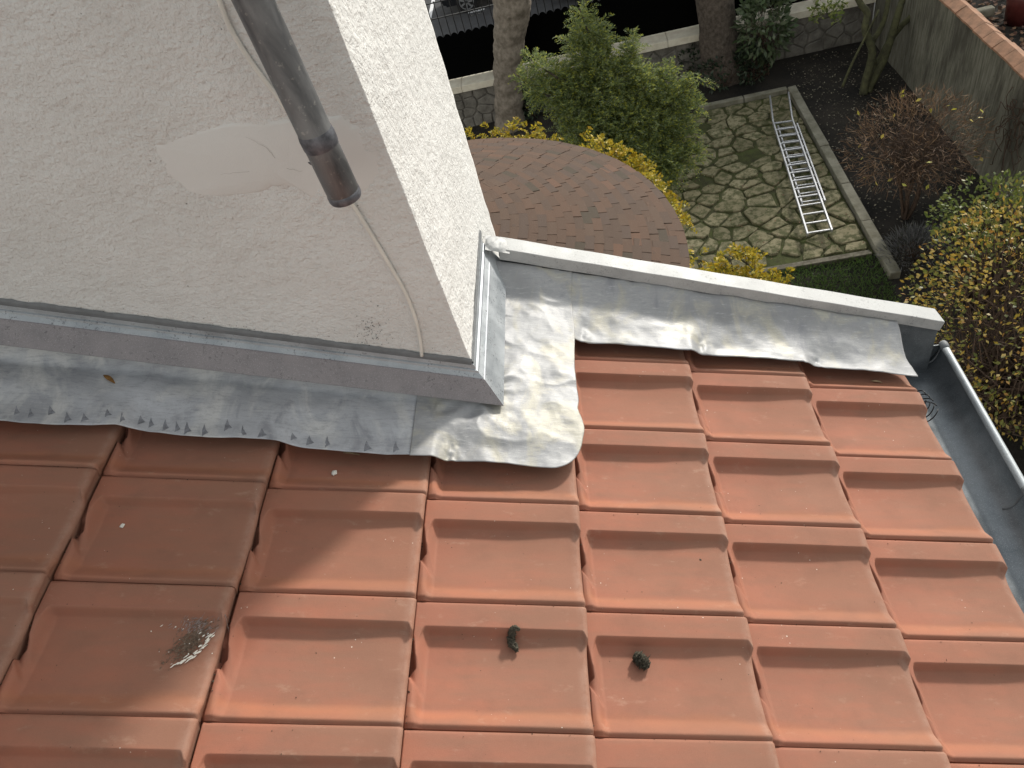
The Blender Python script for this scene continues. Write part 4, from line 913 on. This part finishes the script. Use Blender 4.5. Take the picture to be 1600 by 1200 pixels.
for i in range(0, N_, 1):
    xc = x_+(i+.5)*pit
    if i % 8 in (0, 1):
        b_ = MB(); b_.tube([(xc+.05*math.cos(t), 15.0, -4.625+zc(xc)+.05*math.sin(t)) for t in np.linspace(0, 6.2832, 17)], .008, 5, False); fp(b_.obj('scroll_ring', M_IRON, fe))
sc_ = []; 
for i in range(N_):
    for t in np.linspace(0, 1, 7)[:-1]: sc_.append((x_+(i+t)*pit, -4.985+.07*math.sin(math.pi*t)**.6))
b_ = MB(); n_ = len(sc_); b_.add([(x, 14.972, -5.91+zc(x)) for x, z in sc_]+[(x, 14.972, z+zc(x)) for x, z in sc_], [(i, i+1, n_+i+1, n_+i) for i in range(n_-1)])
o = fp(b_.obj('screen_sheet', M_SCR, fe)); sm = o.modifiers.new('t', 'SOLIDIFY'); sm.thickness = .006

# --- right boundary wall with terracotta coping, neighbour's bed
M_RW = None
k = NT('stained_render', .95, 0, .2); c = k.co('Object'); stn = k.noise(k.co('Object', (1, 6, .7)), 3.2, 6, .65); n1 = k.noise(c, 12, 6, .65)
b = k.mix(k.ramp(stn, [(.35, 0.), (.62, 1.)]), (.105, .10, .075), (.215, .205, .165)); b = k.mix(k.ramp(k.noise(k.co('Object', (1, 1.5, .5)), 1.3, 5, .65), [(.5, 0.), (.66, .75)]), b, (.055, .05, .04)); b = k.mix(k.ramp(n1, [(.28, .5), (.42, 0.)]), b, (.06, .055, .045)); k.color(b); k.bump(n1, .02, .6); M_RW = k.m
rw = empty('boundary_wall', (7.25, 8, G)); tag(rw, 'stained grey rendered boundary wall with terracotta coping on the right', 'wall'); rwi = Matrix.Translation(Vector((7.25, 8, G))).inverted()
b_ = MB().box(7.15, 7.36, 1.0, 14.7, G-.3, -5.10); o = b_.obj('wall_face', M_RW, rw); o.matrix_parent_inverse = rwi
M_TC = plain('coping_terracotta', (.36, .19, .115), .85, sc=8, bump=.004, c2=(.23, .13, .08)); yq = 3.0
ct = MB(); ct.add([(-.15, 0, 0), (.0, 0, .085), (.15, 0, 0), (-.15, .33, 0), (0, .33, .085), (.15, .33, 0), (-.15, 0, -.03), (.15, 0, -.03), (-.15, .33, -.03), (.15, .33, -.03)], [(0, 1, 4, 3), (1, 2, 5, 4), (6, 0, 3, 8), (2, 7, 9, 5), (0, 6, 7, 2, 1), (3, 4, 5, 9, 8), (6, 8, 9, 7)]); ctm = mesh('coping_tile', ct.v, ct.f); ctm.materials.append(M_TC)
while yq < 14.4:
    o = bpy.data.objects.new('coping_tile', ctm); col.objects.link(o); o.parent = rw; o.matrix_parent_inverse = rwi; o.location = (7.255+r2.uniform(-.006, .006), yq, -5.085+r2.uniform(-.006, .006)); o.rotation_euler = (r2.uniform(-.02, .02), r2.uniform(-.03, .03), r2.uniform(-.015, .015)); yq += .338
nb = MB().box(7.36, 18, -2, 14.6, G-.3, -5.62); tag(nb.obj('neighbour_bed', M_SOIL), kind='structure')
def litter(name, n_, box, z, L, mat, label, hover=.02):
    P = np.stack([rng.uniform(box[0], box[1], n_), rng.uniform(box[2], box[3], n_), z+rng.uniform(.004, hover, n_)], -1); D = rng.normal(size=(n_, 3))*[1, 1, .22]; D /= np.linalg.norm(D, axis=1)[:, None]
    tag(link(name, quads_mesh(name, leaves(P, D, rng.uniform(.6, 1.2, n_)*L, L*.3, rdir(n_, 3.))), mat), label, 'leaf litter', kind='stuff')
M_LIT = leafmat('litter_leaf', [(.16, .085, .05), (.22, .12, .07), (.09, .05, .035), (.27, .17, .10), (.12, .06, .045)], .8, .1)
litter('leaf_litter', 5200, (7.38, 11.5, 6.5, 14.5), -5.61, .11, M_LIT, 'brown leaf litter covering the bed beyond the boundary wall', .07)
litter('fallen_leaves', 1900, (5.25, 7.1, 6.8, 14.5), G, .045, leafmat('pale_litter', [(.14, .12, .09), (.30, .27, .20), (.07, .055, .04), (.10, .085, .06)], .8, .1), 'scattered pale fallen leaves on the dark soil', .03)
litter('patio_leaves', 170, (2.2, 5.0, 7.9, 13.0), G+.03, .04, M_LIT, 'a few fallen leaves on the crazy paving', .03)
rp = MB(); q = Vector(gz(1590, 34, -5.62)); rp.tube([(q.x, q.y, -5.62), (q.x, q.y, -5.3), (q.x, q.y, -5.0)], [.20, .24, .27], 18); tag(rp.obj('planter_pot', plain('dark_red_glaze', (.10, .022, .02), .35), None, True), 'dark red glazed pot beyond the boundary wall', 'pot')
bs = MB(); q0, q1 = Vector(gz(1520, 24, -5.5)), Vector(gz(1552, 16, -5.5)); bs.bar(q0, q1, .16, .16); tag(bevel(bs.obj('edging_stone', M_KERB), .04, 3), 'pale edging stone in the leaf strewn bed', 'stone')
# ivy-like bare vines on the near part of the wall
vn = MB()
for i in range(26):
    p = Vector(gx(1585+random.uniform(-12, 40), 150+random.uniform(-15, 60), 7.13)); pts = [p]
    for _ in range(6): p = p+Vector((random.uniform(-.07, .01), random.gauss(-.03, .09), random.gauss(-.03, .10))); p.x = max(6.85, min(p.x, 7.13)); pts.append(p)
    vn.tube(smoothpath(pts, 3), .006, 4)
tag(vn.obj('bare_vine', M_TWIG), 'tangle of bare brown vines on the boundary wall at far right', 'vine')

# --- grass
n_ = 9000; P = np.stack([rng.uniform(2.6, 5.02, n_), rng.uniform(6.0, 7.7, n_), np.full(n_, G)], -1); D = rdir(n_, 1.6)
tag(link('grass', quads_mesh('grass', leaves(P, D, rng.uniform(.04, .10, n_), .006)), leafmat('grass_blade', [(.085, .15, .035), (.065, .115, .03), (.11, .17, .04)], .6, .25)), 'short dark grass below the timber edging', 'grass', kind='stuff')

# --- round turret
TC, TR, TZ, TP = np.array([-.60, 3.15]), 2.25, -2.49, math.tan(math.radians(18.5))
tu = empty('round_turret', (TC[0], TC[1], G)); tag(tu, 'round turret roof of small weathered brown tiles below the coping', 'turret'); tui = Matrix.Translation(Vector((TC[0], TC[1], G))).inverted()
zr_ = lambda r: TZ+(TR-r)*TP
b_ = MB(); n_ = 64
for r in (TR-.03, .02): b_.v += [(TC[0]+r*math.cos(2*math.pi*i/n_), TC[1]+r*math.sin(2*math.pi*i/n_), zr_(r)-.03) for i in range(n_)]
b_.f += [(i, (i+1) % n_, n_+(i+1) % n_, n_+i) for i in range(n_)]; o = b_.obj('roof_boarding', M_DECK, tu); o.matrix_parent_inverse = tui
b_ = MB(); b_.tube([(TC[0], TC[1], G), (TC[0], TC[1], TZ-.03)], 2.06, 48, False); o = b_.obj('turret_wall', M_STUC, tu); o.matrix_parent_inverse = tui
b_ = MB(); b_.tube([(TC[0], TC[1], TZ-.10), (TC[0], TC[1], TZ-.035)], TR-.05, 48, True); o = b_.obj('eave_board', plain('eave_dark', (.05, .04, .035), .9), tu); o.matrix_parent_inverse = tui
def ttile_mat():
    k = NT('weathered_plain_tile', .85, 0, .25); c = k.co('Object', rand=True); r = k.rand(); n0 = k.noise(c, 18, 4, .6); n1 = k.noise(c, 90, 4, .7)
    b = k.ramp(r, [(0., (.094, .058, .041)), (.22, (.083, .055, .041)), (.45, (.106, .062, .042)), (.62, (.084, .058, .046)), (.80, (.098, .063, .045)), (.91, (.058, .048, .035)), (.96, (.128, .070, .046))], 'CONSTANT')
    b = k.mix(k.math('MULTIPLY', n0, .45), b, (.10, .070, .053)); wn = k.noise(k.co('Object', (1, 1, 1)), 4, 3)
    b = k.mix(k.ramp(n1, [(.62, 0.), (.74, .5)]), b, (.30, .27, .235)); b = k.mix(k.ramp(n1, [(.26, .5), (.38, 0.)]), b, (.07, .052, .042)); k.color(b); k.bump(n1, .003, .7); return k.m
M_TT = ttile_mat()
tt_ = MB(); TWd, TL, TH = .158, .125, .015
tt_.add([(-TWd/2*f_, y, z) for z in (-TH, 0) for y, f_ in ((0, 1.), (-TL, .995))]+[(TWd/2*f_, y, z) for z in (-TH, 0) for y, f_ in ((0, 1.), (-TL, .995))], [(0, 1, 5, 4), (2, 6, 7, 3), (0, 4, 6, 2), (1, 3, 7, 5), (0, 2, 3, 1), (4, 5, 7, 6)])
ttm = mesh('roof_tile', tt_.v, tt_.f); ttm.materials.append(M_TT)
EXP = .071; ring = 0; cand = []
r_ = TR
while r_ > .35:
    n_ = int(2*math.pi*r_/.164); off = r2.random() if ring % 6 == 0 else off+.5+r2.uniform(-.06, .06)
    for i in range(n_):
        th = (i+off)*2*math.pi/n_; x, y = TC[0]+r_*math.cos(th), TC[1]+r_*math.sin(th); P3 = np.array([x, y, zr_(r_)+.016]); u, v_ = px(P3)
        vis = 662+.3*v_ < u+14 and v_ < 365+(u-770)*.172+16 and v_ > 100 and x > -.8 and u < 1100
        size = 1/np.linalg.norm(P3-C); cand.append((vis, size, x, y, zr_(r_)+.016, th))
    r_ -= EXP*math.cos(math.atan(TP)); ring += 1
vis = sorted([c for c in cand if c[0]], key=lambda c: -c[1]); parts = vis[:300]; rest = [c for c in cand if not c[0]]+vis[300:]
def tmat(c):
    _, _, x, y, z, th = c; sl = -math.atan(TP)+.085   # tail lifted on the course below
    return Matrix.Translation((x, y, z+r2.uniform(-.002, .003))) @ Matrix.Rotation(th-math.pi/2+r2.gauss(0, .022), 4, 'Z') @ Matrix.Rotation(sl+r2.gauss(0, .020), 4, 'X')
for c in parts:
    o = bpy.data.objects.new('roof_tile', ttm); col.objects.link(o); o.parent = tu; o.matrix_parent_inverse = tui; o.matrix_basis = tmat(c)
b_ = MB()
for c in rest:
    m_ = tmat(c); b_.add([m_ @ Vector(v_) for v_ in tt_.v], tt_.f)
o = b_.obj('hidden_tiles', M_TT, tu); o.matrix_parent_inverse = tui; o['kind'] = 'stuff'; o.name = 'roof_tiling'

# --- street beyond the fence
M_ASP = plain('asphalt', (.050, .051, .055), .9, sc=3, bump=.01, bsc=90, c2=(.038, .038, .041), det=7)
st_ = MB().add([(-60, 16.6, G+.02), (60, 16.6, G+.02), (60, 25.5, G+.02), (-60, 25.5, G+.02)], [(0, 1, 2, 3)]); tag(st_.obj('road', M_ASP), kind='structure')
b_ = MB().box(-60, 60, 15.06, 16.6, G-.2, G+.13); tag(b_.obj('pavement', plain('pavement_grey', (.16, .155, .15), .9, sc=4)), kind='structure')
M_PAINT = plain('road_paint', (.75, .75, .76), .7, var=.15, sc=8)
for uv in (((679, -10), (671, 29)), ((731, 20), (757, 14))):
    p, q = Vector(gz(*uv[0], G+.026)), Vector(gz(*uv[1], G+.026)); d_ = (q-p).normalized(); a_ = Vector((-d_.y, d_.x, 0))*.06; b_ = MB().add([p-a_, p+a_, q+a_, q-a_], [(0, 1, 2, 3)]); o = b_.obj('road_marking', M_PAINT); o['kind'] = 'structure'
def car(name, loc, rotz, paint, label):
    root = empty(name, loc); root.rotation_euler.z = rotz; tag(root, label, 'car')
    prof = [(-2.05, .32), (-2.12, .55), (-2.08, .82), (-1.95, .92), (-1.55, .98), (-.95, 1.40), (-.6, 1.46), (.35, 1.46), (.75, 1.38), (1.25, .98), (1.75, .90), (2.02, .76), (2.08, .5), (2.0, .28)]
    secs = ((-.86, .93, 0.), (-.80, 1., .02), (.80, 1., .02), (.86, .93, 0.)); vv = []
    for y, f_, dz in secs:
        for x, z in prof: w = 1-.22*max(0, (z-.95)/.5)**1.2; vv.append((x*(f_ if abs(x) > 1.9 else 1), y*w, z+dz))
    k_ = len(prof); fs = [(r*k_+i, r*k_+i+1, (r+1)*k_+i+1, (r+1)*k_+i) for r in range(3) for i in range(k_-1)]+[tuple(range(k_)), tuple(reversed(range(3*k_, 4*k_))), (0, k_, k_*2, k_*3)[::-1]]
    fs += [(r*k_+k_-1, r*k_, (r+1)*k_, (r+1)*k_+k_-1) for r in range(3)]
    bevel(link('body', mesh('body', vv, fs), paint, root), .05, 3)
    gl = plain('car_glass', (.02, .022, .025), .08, 0, spec=.6)
    for sg in (-1, 1):
        for quad in (((-1.32, 1.02), (-.88, 1.36), (-.15, 1.40), (-.15, 1.02)), ((-.08, 1.02), (-.08, 1.40), (.62, 1.36), (1.08, 1.02))):
            vv = []
            for x, z in quad: w = 1-.22*max(0, (z-.95)/.5)**1.2; vv.append((x, sg*(.87*w+.004), z))
            o = link('side_window', mesh('side_window', vv, [(0, 1, 2, 3)] if sg > 0 else [(3, 2, 1, 0)]), gl, root); sm = o.modifiers.new('t', 'SOLIDIFY'); sm.thickness = .012
    for x0, z0, x1, z1, nm in ((-1.52, 1.0, -.98, 1.38, 'windscreen'), (1.22, 1.0, .78, 1.37, 'rear_window')):
        vv = [(x0, -.72, z0), (x0, .72, z0), (x1, .60, z1), (x1, -.60, z1)]; dx_ = -.02 if x0 < 0 else .02; vv = [(x+dx_, y, z+.02) for x, y, z in vv]; o = link(nm, mesh(nm, vv, [(0, 1, 2, 3)]), gl, root); sm = o.modifiers.new('t', 'SOLIDIFY'); sm.thickness = .012
    ty = plain('tyre', (.015, .015, .016), .85); rm_ = plain('alloy', (.55, .56, .58), .3, .8)
    for x in (-1.30, 1.28):
        for y in (-.80, .80):
            b_ = MB(); sg = 1 if y > 0 else -1; b_.tube([(x, y-sg*.10, .32), (x, y+sg*.06, .32), (x, y+sg*.085, .32)], [.32, .32, .28], 28); w = b_.obj('wheel', ty, root)
            for a_ in range(7):
                th = a_*2*math.pi/7; b_ = MB(); b_.bar((x, y+sg*.09, .32), (x+.21*math.cos(th), y+sg*.09, .32+.21*math.sin(th)), .05, .012, (0, 1, 0)); b_.obj('spoke', rm_, w)
            b_ = MB(); b_.tube([(x+.215*math.cos(t), y+sg*.09, .32+.215*math.sin(t)) for t in np.linspace(0, 6.2832, 25)], .014, 6, False); b_.obj('rim', rm_, w)
    hl = plain('headlamp', (.7, .72, .75), .15)
    for y in (-.62, .62): b_ = MB().box(-2.125, -2.03, y-.16, y+.16, .62, .76); bevel(b_.obj('headlight', hl, root), .02)
    return root
def paint(name, c, rough=.22):
    k = NT(name, rough, .2, .6); k.color(c); k.b.inputs['Coat Weight'].default_value = .6; return k.m
w0 = gz(733, 22, G+.02); car('parked_car', (w0[0]+1.30, w0[1]+1.0, G+.02), 0., paint('black_paint', (.012, .013, .016)), 'black car with silver wheels parked across the street')
w1 = gz(868, 18, G+.02); car('parked_car', (w1[0]+2.1, w1[1]+1.2, G+.02), 0., paint('silver_paint', (.55, .58, .64)), 'pale silver car behind the iron fence')

# --- unseen house added across the street to keep winter sun off the garden floor
ap = empty('shade_house', (18, 30, G)); tag(ap, 'unseen rendered house added across the street to shade the garden', 'building'); api = Matrix.Translation(Vector((18, 30, G))).inverted()
def app(o): o.matrix_parent_inverse = api; return o
app(MB().box(12.2, 42, 27, 35, G, G+10.6).obj('facade', plain('cream_render', (.45, .41, .35), .9, sc=2), ap)); 
b_ = MB().add([(11.9, 26.6, G+10.6), (42.3, 26.6, G+10.6), (42.3, 35.4, G+10.6), (11.9, 35.4, G+10.6), (11.9, 31, G+12.4), (42.3, 31, G+12.4)], [(0, 1, 5, 4), (2, 3, 4, 5), (0, 4, 3), (1, 2, 5), (3, 2, 1, 0)]); app(b_.obj('roof', plain('slate', (.07, .07, .08), .7, sc=4), ap))
wg = plain('window_glass', (.03, .035, .04), .1); wf_ = plain('window_frame', (.6, .58, .54), .6)
for fl_ in range(3):
    for i in range(9):
        x = 13+i*3.3; z = G+1.2+fl_*3.4; f_ = app(MB().box(x, x+1.3, 26.93, 27.01, z, z+1.9).obj('window', wf_, ap)); g_ = MB().box(x+.08, x+1.22, 26.915, 26.935, z+.08, z+1.82).obj('pane', wg, f_); g_.matrix_parent_inverse = api
